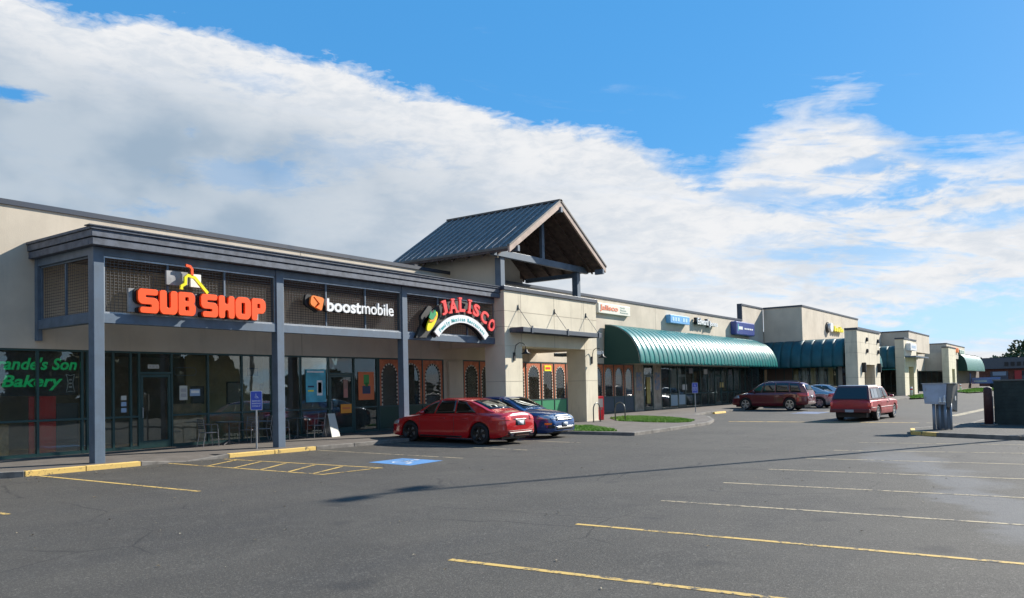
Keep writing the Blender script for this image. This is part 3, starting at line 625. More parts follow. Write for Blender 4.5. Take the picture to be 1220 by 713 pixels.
for (x, z) in ((tx, zr_-.36), (tx-hw+.55, ze+.0), (tx+hw-.3, ze-.22)): ob('purlin_end', MB().box(x-.07, x+.07, y0g-.05, y0g+.4, z-.16, z+.08), trim, T)
box('side_wall', 27.90, 28.18, 20.52, 25.6, 5.905, 7.86, stucco2, T); box('side_wall', 33.74, 33.94, 23.4, 25.6, 5.905, 7.19, stucco2, T)
gw = MB().prism([(28.19, 5.905), (33.735, 5.905), (33.735, 7.55), (tx, 9.45), (28.19, 7.55)], 23.42, 23.6); ob('front_wall', gw, stucco2, T)
ob('wing_wall', MB().prism([(33.94, 5.905), (35.6, 5.905), (33.94, 6.85)], 23.55, 23.75), stucco, T); ob('wing_coping', MB().hexa([(33.95, 23.5, 6.86), (35.7, 23.5, 5.93), (35.7, 23.8, 5.93), (33.95, 23.8, 6.86), (33.95, 23.5, 6.98), (35.8, 23.5, 6.0), (35.8, 23.8, 6.0), (33.95, 23.8, 6.98)]), coping, T)
box('parapet_return', 24.6, 27.95, 25.0, 25.2, 6.2, 7.35, stucco, T)
box('parapet_cap', 26.0, 26.3, F+.35, 25.0, 6.9, 7.08, coping, T)

# ---- awnings: a quarter-barrel of canvas over ribs
def awning(x0, x1, yb, dep, zb, zt, pitch, m, label, ends=(True, True), rad=1., drop=.16, step=True):
    a = empty('awning'); tag(a, label, 'awning')
    prof = [(dep*math.sin(t), zb+(zt-zb)*math.cos(t)) for t in np.linspace(.06, math.pi/2, 13)]
    n = max(4, round((x1-x0)/pitch)); mats = m
    for i in range(n):
        xa, xb = x0+(x1-x0)*i/n, x0+(x1-x0)*(i+1)/n; rows = []
        for u in np.linspace(0, 1, 5):
            bul = .02*math.sin(math.pi*u)+.0
            rows.append([(xa+(xb-xa)*u, yb-d*(1+bul/dep*1.2)-(.0), z+bul*.9) for d, z in prof]+[(xa+(xb-xa)*u, yb-dep-.0, zb-drop+.035*abs(math.cos(math.pi*u)))])
        ob('canvas_panel', MB().grid(rows), m, a, smooth=True, solid=.012)
    for i in range(n+1):
        x = x0+(x1-x0)*i/n
        if i % 2 == 0: ob('frame_rib', MB().tube([(x, yb-d*.985, z-.02) for d, z in prof], .014, 5), steel, a)
    for e_, x in zip(ends, (x0, x1)):
        if e_: ob('end_panel', MB().prism([(yb-.01, zb-drop+.03)]+[(yb-d*.99, z) for d, z in prof]+[(yb-dep*.99, zb-drop+.03)], x-.01, x+.004, 'x'), awend, a)
    return a
awning(41.8, 66.6, F-.003, 2.35, 3.05, 5.28, .62, teal, 'long shiny teal barrel awning over the shopfronts beside the restaurant')
def awn_side(xw, y0, y1, dep, zb, zt, label, pitch=.8, m=teal_shade):
    a = awning(0, y0-y1, -.004, dep, zb, zt, pitch, m, label, (False, True)); a.location = (xw, y0, 0); a.rotation_euler.z = R(-90); return a
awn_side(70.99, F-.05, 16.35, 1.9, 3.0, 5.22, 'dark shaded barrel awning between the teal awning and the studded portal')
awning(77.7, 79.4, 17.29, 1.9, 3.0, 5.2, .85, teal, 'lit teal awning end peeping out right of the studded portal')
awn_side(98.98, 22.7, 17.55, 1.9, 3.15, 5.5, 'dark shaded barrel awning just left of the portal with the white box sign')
awning(155, 182, 18.29, 1.4, 3.17, 5.95, 1.5, mat('pale_green_canvas', (.16, .33, .28), .4, coat=.2, var=.1, world=True), 'pale green end awning at the far end of the row')
lo = empty('canopy_strip'); tag(lo, 'thin bright green canopy strip under the dark awning left of the box sign portal', 'canopy'); box('strip', 96.4, 98.9, 17.55, 22.5, 2.82, 2.93, teal, lo)
for (x, y, l_) in ((94.6, 15.6, 'short white bollard right of the red pickup cab'), (134, 15.6, 'short white bollard near the farthest portal')):
    w_ = empty('bollard', (x, y, -.1)); tag(w_, l_, 'bollard'); ob('post', MB().lathe([(0, 0), (.12, 0), (.12, .95), (.07, 1.02), (0, 1.03)], n=14), white, w_, smooth=True); ob('red_band', MB().lathe([(.124, .7), (.126, .72), (.126, .82), (.124, .84)], n=14), redm, w_)

# ---- arched restaurant window films
of = mat('orange_film', (.52, .135, .045), .5, var=.25, scale=6); dgp = mat('dark_green_panel', (.010, .045, .030), .5); gpan = mat('bright_green_panel', (.015, .22, .09), .5)
def arch_film(a, b, y, low=dgp, z0=1.075, zh=2.93, label=''):
    a += .036; b -= .036; w_ = b-a; cxm = (a+b)/2; r = w_*.36; zc = zh-.42-r*.6
    pts = [(cxm-r, z0), (cxm-r, zc)]+[(cxm+r*math.cos(t), zc+r*1.12*math.sin(t)) for t in np.linspace(math.pi*.93, math.pi*.07, 11)]+[(cxm+r, zc), (cxm+r, z0)]
    t = empty('window_film'); tag(t, label, 'window film')
    for s in (0, 1):        # two halves so that each polygon stays simple
        half = [p for p in pts if (p[0] <= cxm+.001 if s == 0 else p[0] >= cxm-.001)]
        ex = a if s == 0 else b
        poly = ([(ex, z0)]+half+[(cxm, zh), (ex, zh)]) if s == 0 else ([(cxm, zh)]+half+[(ex, z0), (ex, zh)])
        mb = MB(); n = len(poly); hp = half
        cols = []
        for (p, q) in zip(hp[:-1], hp[1:]):          # quads from the arch out to the edge
            mb.add([(p[0], y, p[1]), (q[0], y, q[1]), (ex, y, q[1]), (ex, y, p[1])], [(0, 1, 2, 3)])
        top = hp[-1] if s == 0 else hp[0]
        mb.add([(ex, y, top[1]), (top[0], y, top[1]), (top[0], y, zh), (ex, y, zh)], [(0, 1, 2, 3)])
        ob('orange_spandrel', mb, of, t, recalc=False)
    # black and white key blocks round the arch
    W_, K_ = MB(), MB(); L = 0; last = pts[0]; i = 0
    dense = []
    for p, q in zip(pts[:-1], pts[1:]):
        k = max(1, int(math.hypot(q[0]-p[0], q[1]-p[1])/.02))
        dense += [(p[0]+(q[0]-p[0])*j/k, p[1]+(q[1]-p[1])*j/k) for j in range(k)]
    acc = 0
    for p, q in zip(dense[:-1], dense[1:]):
        d = Vector((q[0]-p[0], q[1]-p[1])); l = d.length; d.normalize(); nn = Vector((-d.y, d.x))*.055
        mb = W_ if int(acc/.075) % 2 == 0 else K_
        mb.add([(p[0]-nn.x*.3, y-.004, p[1]-nn.y*.3), (q[0]-nn.x*.3, y-.004, q[1]-nn.y*.3), (q[0]+nn.x, y-.004, q[1]+nn.y), (p[0]+nn.x, y-.004, p[1]+nn.y)], [(0, 1, 2, 3)]); acc += l
    tag(ob('arch_border_light', W_, mat('film_cream', (.55, .50, .40), .6), t, recalc=False), kind='stuff'); tag(ob('arch_border_dark', K_, black, t, recalc=False), kind='stuff')
    box('lower_panel', a, b, y-.006, y+.01, .17, 1.005, low, t)
    return t
fy = SY-.022
arch = [(23.40, 24.62), (24.62, 26.0), (26.0, 27.35), (28.76, 29.98), (29.98, 31.2), (31.2, 32.5), (32.5, 33.8), (33.8, 35.2), (35.2, 36.42), (36.42, 37.64), (37.64, 38.9), (38.9, 40.3), (40.3, 41.78), (41.78, 43.05), (43.05, 44.35), (44.35, 45.60)]
wh = ['left of the third canopy post', 'just right of the third canopy post', 'left of the tan pilaster', 'between the pilaster and the left portal leg', 'second right of the tan pilaster', 'third right of the pilaster, hidden by the leg', 'hidden by the left portal leg', 'inside the portal, leftmost',
      'inside the portal, middle with yellow sign', 'inside the portal, right', 'first behind the right portal leg', 'middle one behind the right portal leg', 'last one behind the right portal leg', 'right of the portal, first', 'right of the portal, second', 'right of the portal, third beside the mural']
bluepan = mat('navy_panel', (.012, .05, .085), .5)
for i, (a, b) in enumerate(arch): arch_film(a, b, fy, gpan if 7 <= i <= 9 else (bluepan if i > 9 else dgp), label='orange film with checked arch border, '+wh[i])

# ================================================================ SIGNS
def fit(o, x0=None, x1=None, z0=None, z1=None):
    """scale an upright text object (facing -Y) to a given width and height"""
    me = o.data; xs_ = [v.co.x for v in me.vertices]; ys_ = [v.co.y for v in me.vertices]
    a, b, c, d = min(xs_), max(xs_), min(ys_), max(ys_)
    sx, sy = (x1-x0)/(b-a), (z1-z0)/(d-c)
    me.transform(Matrix.Translation((-a, -c, 0))); me.transform(Matrix.Diagonal((sx, sy, 1, 1))); o.location.x = x0; o.location.z = z0
    return o
def tfit(s, x0, x1, z0, z1, y, m, parent, ext=.012, off=0., shear=0., name='lettering'):
    return fit(textob(name, s, 0, y, 0, 1, m, parent, ext=ext, off=off, shear=shear), x0, x1, z0, z1)
def outline(name, loops, m, parent, y, ext=.04, bev=.0):
    cu = bpy.data.curves.new(name, 'CURVE'); cu.dimensions = '2D'; cu.fill_mode = 'BOTH'; cu.extrude = ext; cu.bevel_depth = bev; cu.bevel_resolution = 1
    for lp in loops:
        s = cu.splines.new('POLY'); s.points.add(len(lp)-1); s.use_cyclic_u = True
        for p, q in zip(s.points, lp): p.co = (q[0], q[1], 0, 1)
    o = bpy.data.objects.new(name, cu); C.objects.link(o); bpy.context.view_layer.update()
    me = bpy.data.meshes.new_from_object(o.evaluated_get(bpy.context.evaluated_depsgraph_get())); bpy.data.objects.remove(o); bpy.data.curves.remove(cu)
    me.materials.clear(); me.materials.append(m)
    o = bpy.data.objects.new(name, me); C.objects.link(o); o.rotation_euler = (R(90), 0, 0); o.location = (0, y, 0)
    if parent is not None: o.parent = parent
    return o
def rnd(poly, r=.6):
    """round a polygon's corners (grid units)"""
    out = []; n = len(poly)
    for i in range(n):
        p = Vector(poly[i]); a = Vector(poly[i-1])-p; b = Vector(poly[(i+1) % n])-p
        ra = min(r, a.length*.45, b.length*.45); A = p+a.normalized()*ra; B = p+b.normalized()*ra
        for t in (0, .33, .67, 1): q = A.lerp(p, t).lerp(p.lerp(B, t), t); out.append((q.x, q.y))
    return out
# chunky block letters on a 10 x 10 grid
LT = {
 'S': [[(1, 10), (9.6, 10), (9.6, 7.6), (3.6, 7.6), (3.6, 6.4), (8.5, 6.4), (10, 5), (10, 1.2), (9, 0), (1, 0), (1, 2.4), (6.6, 2.4), (6.6, 3.7), (1.4, 3.7), (0, 5), (0, 9)]],
 'U': [[(0, 10), (3.8, 10), (3.8, 2.6), (6.2, 2.6), (6.2, 10), (10, 10), (10, 1.5), (8.6, 0), (1.4, 0), (0, 1.5)]],
 'B': [[(0, 10), (8.2, 10), (9.6, 8.6), (9.6, 6.2), (8.9, 5.2), (10, 4.2), (10, 1.4), (8.6, 0), (0, 0)], [(3.8, 8), (6.0, 8), (6.0, 6.2), (3.8, 6.2)], [(3.8, 4), (6.2, 4), (6.2, 2.1), (3.8, 2.1)]],
 'H': [[(0, 10), (3.8, 10), (3.8, 6.3), (6.2, 6.3), (6.2, 10), (10, 10), (10, 0), (6.2, 0), (6.2, 3.7), (3.8, 3.7), (3.8, 0), (0, 0)]],
 'O': [[(1.8, 10), (8.2, 10), (10, 8.2), (10, 1.8), (8.2, 0), (1.8, 0), (0, 1.8), (0, 8.2)], [(3.8, 7.6), (6.2, 7.6), (6.2, 2.4), (3.8, 2.4)]],
 'P': [[(0, 10), (8, 10), (10, 8.4), (10, 5.0), (8.2, 3.2), (3.8, 3.2), (3.8, 0), (0, 0)], [(3.9, 7.7), (6.1, 7.7), (6.1, 5.5), (3.9, 5.5)]]}
ys = YC-.16
S1 = empty('shop_sign', (13.3, ys, 3.8)); S1.location = (0, 0, 0); tag(S1, 'big orange block letter sign with a yellow bent line above, on the walkway beam', 'sign')
box('sign_cabinet', 11.26, 15.25, YC-.03, YC+.05, 3.82, 4.43, mat('cabinet_grey', (.33, .33, .33), .6, var=.3, scale=2), S1)
lx = 11.42
for ch, w_ in (('S', .60), ('U', .54), ('B', .54), (' ', .14), ('S', .56), ('H', .54), ('O', .56), ('P', .52)):
    if ch != ' ':
        zt = 4.42+.02*(lx-11.4)/4; loops = []
        for k, lp in enumerate(LT[ch]):
            rl = rnd(lp, 1.3 if k == 0 else .5)
            loops.append([(lx+(x/10)*(w_-.035)+.0, 3.80+(zt-3.80)*z/10+(.0)) for x, z in rl])
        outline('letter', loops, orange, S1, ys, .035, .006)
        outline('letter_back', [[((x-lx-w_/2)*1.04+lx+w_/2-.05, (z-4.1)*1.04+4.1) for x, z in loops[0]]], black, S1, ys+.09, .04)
    lx += w_
def thick(pts, wd):
    L_, R_ = [], []
    for i, p in enumerate(pts):
        a = Vector(pts[max(0, i-1)]); b = Vector(pts[min(len(pts)-1, i+1)]); d = (b-a).normalized(); n = Vector((-d.y, d.x))*wd/2
        L_.append((p[0]+n.x, p[1]+n.y)); R_.append((p[0]-n.x, p[1]-n.y))
    return L_+R_[::-1]
outline('yellow_line', [thick([(12.66, 4.50), (12.67, 4.60), (12.78, 4.66), (12.79, 4.84), (12.86, 4.90), (13.06, 4.86), (13.46, 4.46)], .085)], yellow, S1, ys, .03)
outline('orange_hook', [thick([(12.80, 5.17), (12.93, 5.15), (12.985, 5.08), (12.985, 4.90)], .07)], orange, S1, ys, .03)
box('sign_cabinet', 13.04, 13.36, YC-.02, YC+.05, 4.62, 4.98, white, S1); box('sign_cabinet', 12.32, 12.95, YC-.03, YC+.05, 4.62, 5.0, MT['cabinet_grey'], S1)

S2 = empty('shop_sign'); tag(S2, 'white lowercase lettering with an orange tilted square mark, on the mesh panel', 'sign')
yb = YC-.14
tfit('boost', 17.80, 19.30, 4.245, 4.665, yb, white, S2, .03, .028); tfit('mobile', 19.33, 20.86, 4.262, 4.672, yb, white, S2, .03, .006)
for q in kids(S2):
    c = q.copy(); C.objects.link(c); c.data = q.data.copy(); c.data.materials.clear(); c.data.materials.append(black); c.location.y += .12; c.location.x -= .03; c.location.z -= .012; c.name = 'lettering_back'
outline('orange_square', [rnd([(17.10, 4.42), (17.16, 4.72), (17.68, 4.66), (17.56, 4.22)], .1), [(17.22, 4.66), (17.27, 4.67), (17.50, 4.46), (17.34, 4.33), (17.52, 4.27), (17.50, 4.25), (17.28, 4.34), (17.40, 4.47)]], mat('sign_orange_soft', (.90, .22, .03), .4), S2, yb, .04)
outline('square_back', [rnd([(16.96, 4.42), (17.02, 4.76), (17.62, 4.68), (17.5, 4.17)], .1)], black, S2, yb+.12, .05)

S3 = empty('shop_sign'); tag(S3, 'arched restaurant sign with red letters, a white band and a yellow sombrero', 'sign')
yj = YC-.2
def arcpt(t, r=0.):      # t 0..1 along the band's middle, r outward offset
    cxa, cza, Ra = 24.63, 2.52, 1.86; a = R(90+50)-R(100)*t
    return cxa+(Ra+r)*math.cos(a)*1.08, cza+(Ra+r)*math.sin(a), a-math.pi/2
oc = [arcpt(t, .16)[:2] for t in np.linspace(.0, 1, 25)]+[arcpt(t, -.14)[:2] for t in np.linspace(1, .0, 25)]
outline('white_band', [oc], white, S3, yj, .03); outline('band_back', [[(x-.06, z-.02) for x, z in oc]], black, S3, yj+.14, .05)
outline('sign_backing', [[arcpt(t, .17)[:2] for t in np.linspace(-.08, 1.02, 20)]+[arcpt(t, .72)[:2] for t in np.linspace(1.02, -.16, 20)]], mat('backing_black', (.018, .018, .018), .6), S3, yj+.16, .06)
slab_ = mat('restaurant_red', (.92, .085, .075), .35, coat=.2)
for ch, (x, z), rot, w_, h_ in zip('JALISCO', [(23.52, 4.74), (24.06, 4.86), (24.60, 4.93), (25.07, 4.90), (25.50, 4.78), (26.02, 4.55), (26.50, 4.24)], (16, 8, 1, -7, -16, -27, -38), (.34, .48, .36, .13, .40, .46, .42), (.52, .52, .54, .52, .50, .50, .54)):
    o = textob('letter', ch, 0, yj-.03, 0, 1, slab_, S3, ext=.03, off=.035); me = o.data
    xs_ = [v.co.x for v in me.vertices]; zs_ = [v.co.y for v in me.vertices]
    me.transform(Matrix.Translation((-(min(xs_)+max(xs_))/2, -(min(zs_)+max(zs_))/2, 0))); me.transform(Matrix.Diagonal((w_/(max(xs_)-min(xs_)), h_/(max(zs_)-min(zs_)), 1, 1)))
    if ch in 'JALI':      # slab serifs
        bm = bmesh.new(); bm.from_mesh(me)
        for (sx_, sz_, sw) in {'J': [(.09, .5, .26)], 'A': [(-.42, -.5, .2), (.42, -.5, .2), (0, .5, .2)], 'L': [(-.30, .5, .2)], 'I': [(0, .5, .24), (0, -.5, .24)]}[ch]:
            r_ = bmesh.ops.create_cube(bm, size=1); bmesh.ops.scale(bm, vec=(sw, .075, .07), verts=r_['verts']); bmesh.ops.translate(bm, vec=(sx_*w_, sz_*h_*.93, .002), verts=r_['verts'])
        bm.to_mesh(me); bm.free()
    o.location = (x, yj-.03, z); o.rotation_euler = (Matrix.Rotation(R(90), 3, 'X') @ Matrix.Rotation(R(rot), 3, 'Z')).to_euler()
tl = mat('band_teal', (.05, .42, .42), .5); S = 'Family Mexican Restaurant'
for i, ch in enumerate(S):
    if ch == ' ': continue
    x, z, a = arcpt(.06+.88*(i+.5)/len(S), -.075); o = textob('small_letter', ch, x, yj-.034, z, .20, tl, S3, ext=.003, off=.004, align='CENTER', roll=math.degrees(a))
def ell(cx_, cz_, a, b, rot, n=24): return [(cx_+a*math.cos(t)*math.cos(rot)-b*math.sin(t)*math.sin(rot), cz_+a*math.cos(t)*math.sin(rot)+b*math.sin(t)*math.cos(rot)) for t in np.linspace(0, 2*math.pi, n+1)[:-1]]
outline('hat_brim', [ell(22.82, 4.19, .46, .16, R(52))], yellow, S3, yj-.03, .03); outline('hat_crown', [[(22.60, 4.32), (22.70, 4.56), (22.82, 4.46), (22.96, 4.62), (23.03, 4.42), (22.84, 4.18)]], mat('hat_green', (.01, .28, .10), .5), S3, yj-.075, .02)
outline('hat_band', [thick([(22.62, 4.20), (22.84, 4.22), (23.04, 4.42)], .07)], mat('hat_orange', (.9, .35, .02), .5), S3, yj-.08, .02)
outline('hat_back', [rnd([(22.4, 3.98), (22.35, 4.35), (22.8, 4.8), (23.0, 4.75), (22.8, 3.95), (22.6, 3.9)], .1)], MT['backing_black'], S3, yj+.16, .06)

def wall_sign(x0, x1, z0, z1, y, m, label, d=.25, bev=.03):
    s = empty('shop_sign'); tag(s, label, 'sign'); ob('sign_box', MB().box(x0, x1, y-d, y-.003, z0, z1), [m], s, bevel=bev); return s
cream = mat('sign_cream', (.74, .71, .60), .5)
s = wall_sign(41.0, 44.95, 5.92, 6.5, F, cream, 'long cream box sign with orange lettering, above the teal awning', .2, .02)
tfit('Jalisco', 41.15, 43.35, 6.02, 6.42, F-.215, mat('sign_salmon', (.85, .24, .12), .5), s, .006, .02)
for i, t_ in enumerate(('Family', 'Mexican', 'Restaurant')): tfit(t_, 43.65, 43.65+(.6, .75, 1.0)[i], 6.32-.14*i, 6.42-.14*i, F-.21, mat('sign_grey_green', (.30, .42, .38), .6), s, .003)
s = wall_sign(50.5, 53.7, 5.84, 6.40, F, mat('sign_sky_blue', (.13, .40, .72), .4, coat=.3), 'small light blue box sign on the cream wall, left of the black letters', .35)
[box('pale_letter_bar', 50.8+.43*i, 51.1+.43*i, F-.362, F-.352, 5.99, 6.25, mat('pale_blue', (.45, .68, .88), .5), s) for i in range(6) if i != 3]
s = empty('shop_sign'); tag(s, 'white letters with black backs on the cream wall, left of the navy sign', 'sign')
tfit('Edward', 55.2, 57.2, 5.98, 6.46, F-.30, white, s, .03, .02); tfit('Jones', 57.4, 59.0, 5.86, 6.34, F-.30, white, s, .03, .02)
for q in kids(s):
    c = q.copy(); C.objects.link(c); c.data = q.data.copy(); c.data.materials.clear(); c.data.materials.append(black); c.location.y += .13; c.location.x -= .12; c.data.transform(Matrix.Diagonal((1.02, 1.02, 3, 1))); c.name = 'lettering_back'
s = wall_sign(62.5, 66.8, 5.55, 6.62, F, mat('sign_navy', (.045, .07, .27), .35, coat=.3), 'navy blue box sign with a white mark, last on the long wall', .5, .08)
box('white_mark', 63.0, 63.9, F-.512, F-.502, 5.98, 6.22, white, s); box('green_mark', 62.85, 63.0, F-.512, F-.502, 5.85, 6.4, mat('mint', (.1, .5, .45), .5), s); 
for i in range(5): box('white_letter_bar', 64.3+.42*i, 64.62+.42*i, F-.512, F-.502, 6.02, 6.14, white, s)
s = empty('shop_sign'); tag(s, 'small yellow and white channel sign high on the tall projecting block', 'sign')
outline('white_disc', [ell(78.9, 6.72, .55, .42, 0)], white, s, 19.9-.25, .12); outline('dark_disc_back', [ell(78.6, 6.70, .6, .5, 0)], black, s, 19.9-.06, .05)
for i in range(5): outline('yellow_letter', [rnd([(80.1+.72*i, 6.42), (80.62+.72*i, 6.42), (80.62+.72*i, 6.42+(.5, .35, .35, .5, .35)[i]), (80.1+.72*i, 6.42+(.5, .35, .35, .5, .35)[i])], .1)], yellow, s, 19.9-.2, .1)
s = wall_sign(98.2, 102.0, 4.95, 5.72, 16.6, white, 'small white box sign on the cream portal', .5); box('grey_mark', 98.9, 101.3, 16.6-.512, 16.6-.502, 5.2, 5.48, mat('sign_light_blue_grey', (.4, .5, .6), .5), s)
ob('marquee_plate', MB().box(97.6, 106, 15.5, 16.59, 4.15, 4.3), trim, P3)
s = empty('shop_sign'); tag(s, 'orange lettered sign on the farthest cream block', 'sign')
for i in range(4): box('orange_letter', 146.5+1.7*i, 147.7+1.7*i, 18.1-.3, 18.1-.06, 6.0, 6.8, mat('sign_orange2', (.85, .2, .03), .5), s, .1)
for i in range(3): box('pale_letter', 154.5+2*i, 155.9+2*i, 18.1-.3, 18.1-.06, 5.9, 6.6, mat('sign_pale_green', (.5, .6, .5), .5), s, .1)

# ---- window graphics at the left shop
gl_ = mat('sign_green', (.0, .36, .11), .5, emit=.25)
bn = empty('window_banner'); tag(bn, "dark window banner with green italic lettering, at the far left", 'banner')
box('banner_cloth', 8.82, 11.62, SY+.13, SY+.145, 1.72, 2.92, black, bn)
tfit("Grande's Son", 9.20, 11.58, 2.42, 2.76, SY+.118, gl_, bn, .004, .024, .25); tfit('Bakery', 9.62, 11.19, 1.86, 2.28, SY+.118, gl_, bn, .004, .024, .25)
em = [(11.28, 2.30), (11.40, 2.27), (11.52, 2.30), (11.485, 2.20), (11.465, 2.06), (11.485, 1.92), (11.52, 1.80), (11.40, 1.83), (11.28, 1.80), (11.315, 1.92), (11.335, 2.06), (11.315, 2.20)]
greym = mat('emblem_grey', (.4, .4, .4), .6); emg = mat('emblem_white', (.85, .85, .85), .6)
ob('emblem', MB().tube([(x, SY+.12, z) for x, z in em+em[:1]], .012, 5), emg, bn)
for z in (1.95, 2.05, 2.15): box('emblem_bar', 11.36, 11.44, SY+.112, SY+.12, z-.02, z+.02, emg, bn)
rm = mat('red_board', (.92, .05, .04), .6)
for k, (x0, x1) in enumerate(((10.28, 10.42), (10.50, 10.98))):
    o = box('red_board', x0, x1, SY+.07, SY+.10, .16, 1.70, rm); tag(o, ('narrow' if k == 0 else 'wide')+' red board behind the bakery window', 'board')
def crate(x0, x1, z1, label, m): return tag(box('cabinet', x0, x1, SY+.07, SY+.5, .05, z1, m, None, .01), label, 'cabinet')
tan = mat('tan_laminate', (.62, .38, .16), .6, var=.3, scale=5)
crate(9.0, 9.78, .98, 'tan cabinet inside the window at the left edge of the picture', tan); crate(14.50, 15.50, 1.38, 'tan board cabinet inside the window beside the first glass door', mat('brown_laminate', (.48, .30, .16), .6, var=.3, scale=4))
crate(10.99, 11.6, 1.5, 'grey counter behind the bakery window', mat('grey_counter', (.10, .10, .10), .7))
def notice(x0, x1, z0, z1, m, label, y=SY-.02, sub=()):
    p = empty('poster'); tag(p, label, 'poster'); box('sheet', x0, x1, y-.012, y-.004, z0, z1, m, p)
    for (a, b, c, d, mm) in sub: box('print', x0+(x1-x0)*a, x0+(x1-x0)*b, y-.018, y-.0125, z0+(z1-z0)*c, z0+(z1-z0)*d, mm, p)
    return p
pblue = mat('poster_cyan', (.06, .42, .55), .4, var=.25, scale=2); pora = mat('poster_orange', (.72, .16, .04), .5); pgr = mat('poster_green', (.05, .30, .06), .5); navy = mat('poster_navy', (.02, .04, .10), .5); pale = mat('poster_pale', (.55, .55, .50), .6)
notice(14.66, 14.93, 1.50, 1.95, pale, 'white paper notice above the tan board in the window', sub=((.15, .85, .55, .8, greym), (.15, .85, .2, .45, greym)))
notice(15.02, 15.38, 1.62, 1.84, mat('notice_blue', (.30, .42, .58), .6), 'small blue and white sticker beside the paper notice', sub=((.1, .9, .4, .8, white),))
for k, z in enumerate((1.18, 1.36, 1.54)): notice(12.78, 12.94, z, z+.13, MT['notice_blue'] if k < 2 else pale, ('lowest', 'middle', 'topmost')[k]+' of three stickers on the glass left of the first door')
notice(13.62, 13.98, 2.48, 2.60, pale, 'small white plate with street number above the first door', sub=((.1, .3, .2, .8, greym), (.4, .6, .2, .8, greym), (.7, .9, .2, .8, greym)))
notice(19.68, 20.62, 1.30, 2.50, pblue, 'large cyan poster with a phone in the window of the second shop', sub=((.06, .9, .9, .95, white), (.55, .82, .2, .66, white), (.6, .78, .28, .60, navy), (.1, .4, .45, .5, navy), (.1, .38, .32, .37, yellow)))
notice(22.28, 23.12, 1.32, 2.42, pora, 'orange poster with a green figure left of the arched windows', sub=((.33, .68, .55, .9, pgr), (.25, .75, .22, .5, navy), (.42, .6, .47, .6, pgr)))
notice(21.35, 21.90, .84, 1.18, mat('notice_orange', (.85, .30, .02), .5), 'bright orange notice on the lower glass of the second shop door', sub=((.15, .85, .45, .65, pora),))
notice(21.50, 21.72, 1.42, 2.12, mat('poster_brown', (.30, .16, .12), .5), 'narrow brown poster on the second shop door', sub=((.1, .9, .05, .5, mat('poster_pink', (.5, .2, .16), .6)),))
notice(35.5, 36.15, 2.52, 2.82, yellow, 'yellow neon sign in the middle arched window inside the portal', fy-.01, sub=((.15, .85, .3, .7, redm),))
notice(45.95, 46.7, 1.35, 2.5, mat('mural_blue', (.06, .16, .30), .6, var=.5, scale=5, col2=(.35, .25, .2)), 'painted arch mural on the first tan column past the portal', SY-.03)
notice(48.6, 49.35, 1.35, 2.5, MT['mural_blue'], 'painted arch mural on the second tan column past the portal', SY-.03)
notice(47.35, 47.9, .5, 2.2, mat('door_ochre', (.35, .27, .06), .6, var=.3, scale=2), 'ochre painted panel on the door between the mural columns', SY-.045)
for i, x in enumerate((51.05, 52.35)): notice(x, x+1.1, .25, .98, mat('paper_blue', (.32, .42, .47), .6), ('left' if i == 0 else 'right')+' pale blue panel low in the shopfront under the teal awning')
neon = empty('window_outline_sign'); tag(neon, 'unlit outlined pill shaped neon tube in the window right of the first door', 'sign')
pl = rnd([(14.55, 2.28), (15.32, 2.28), (15.32, 2.52), (14.55, 2.52)], .12); ob('tube', MB().tube([(x, SY+.08, z) for x, z in pl+pl[:1]], .009, 6), greym, neon)
for i, (x, w_, h_, c_) in enumerate(((54.0, .3, .5, white), (57.2, .35, .35, white), (58.6, .3, .5, yellow), (59.4, .5, .6, white), (57.9, .3, .3, white))):
    pass

# things seen inside the shops
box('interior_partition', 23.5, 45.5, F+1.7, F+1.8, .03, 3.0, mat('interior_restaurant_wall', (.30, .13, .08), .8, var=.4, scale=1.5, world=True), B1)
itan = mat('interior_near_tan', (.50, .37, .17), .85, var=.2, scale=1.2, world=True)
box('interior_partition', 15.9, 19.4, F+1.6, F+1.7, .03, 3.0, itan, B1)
for i, (x, z0, z1, w_) in enumerate(((16.3, 1.35, 1.95, .5), (17.75, 1.3, 2.1, .62), (19.0, 1.5, 2.0, .3), (18.55, 2.3, 2.6, .45))):
    p = empty('picture_frame', (x, F+1.59, z0)); tag(p, ('small dark', 'tall dark', 'narrow', 'wide low')[i]+' picture frame on the tan wall inside the first shop', 'picture')
    box('frame', -w_/2, w_/2, -.03, -.002, 0, z1-z0, black, p); box('picture', -w_/2+.05, w_/2-.05, -.036, -.031, .05, z1-z0-.05, mat('picture_tone_%d' % (i % 2), ((.05, .06, .08), (.30, .26, .2))[i % 2], .4), p)
rb = mat('red_reflection', (.50, .08, .06), .5)  # added strips stand in for a reflected pinkish band, no rail is there
for x0_, x1_, l_ in ((23.5, 27.3, 'added red strip for a reflection in the arched windows by the third canopy post'), (28.9, 45.4, 'long added red strip for a reflection in the arched windows behind the portal')): tag(box('reflection_strip', x0_, x1_, SY+.12, SY+.16, 1.92, 1.98, rb), l_, 'rail')
rs = random.Random(11); pal = [mat('goods_%d' % i, c_, .6) for i, c_ in enumerate(((.5, .5, .48), (.08, .2, .4), (.4, .1, .06), (.12, .3, .15), (.55, .42, .15), (.2, .2, .22)))]
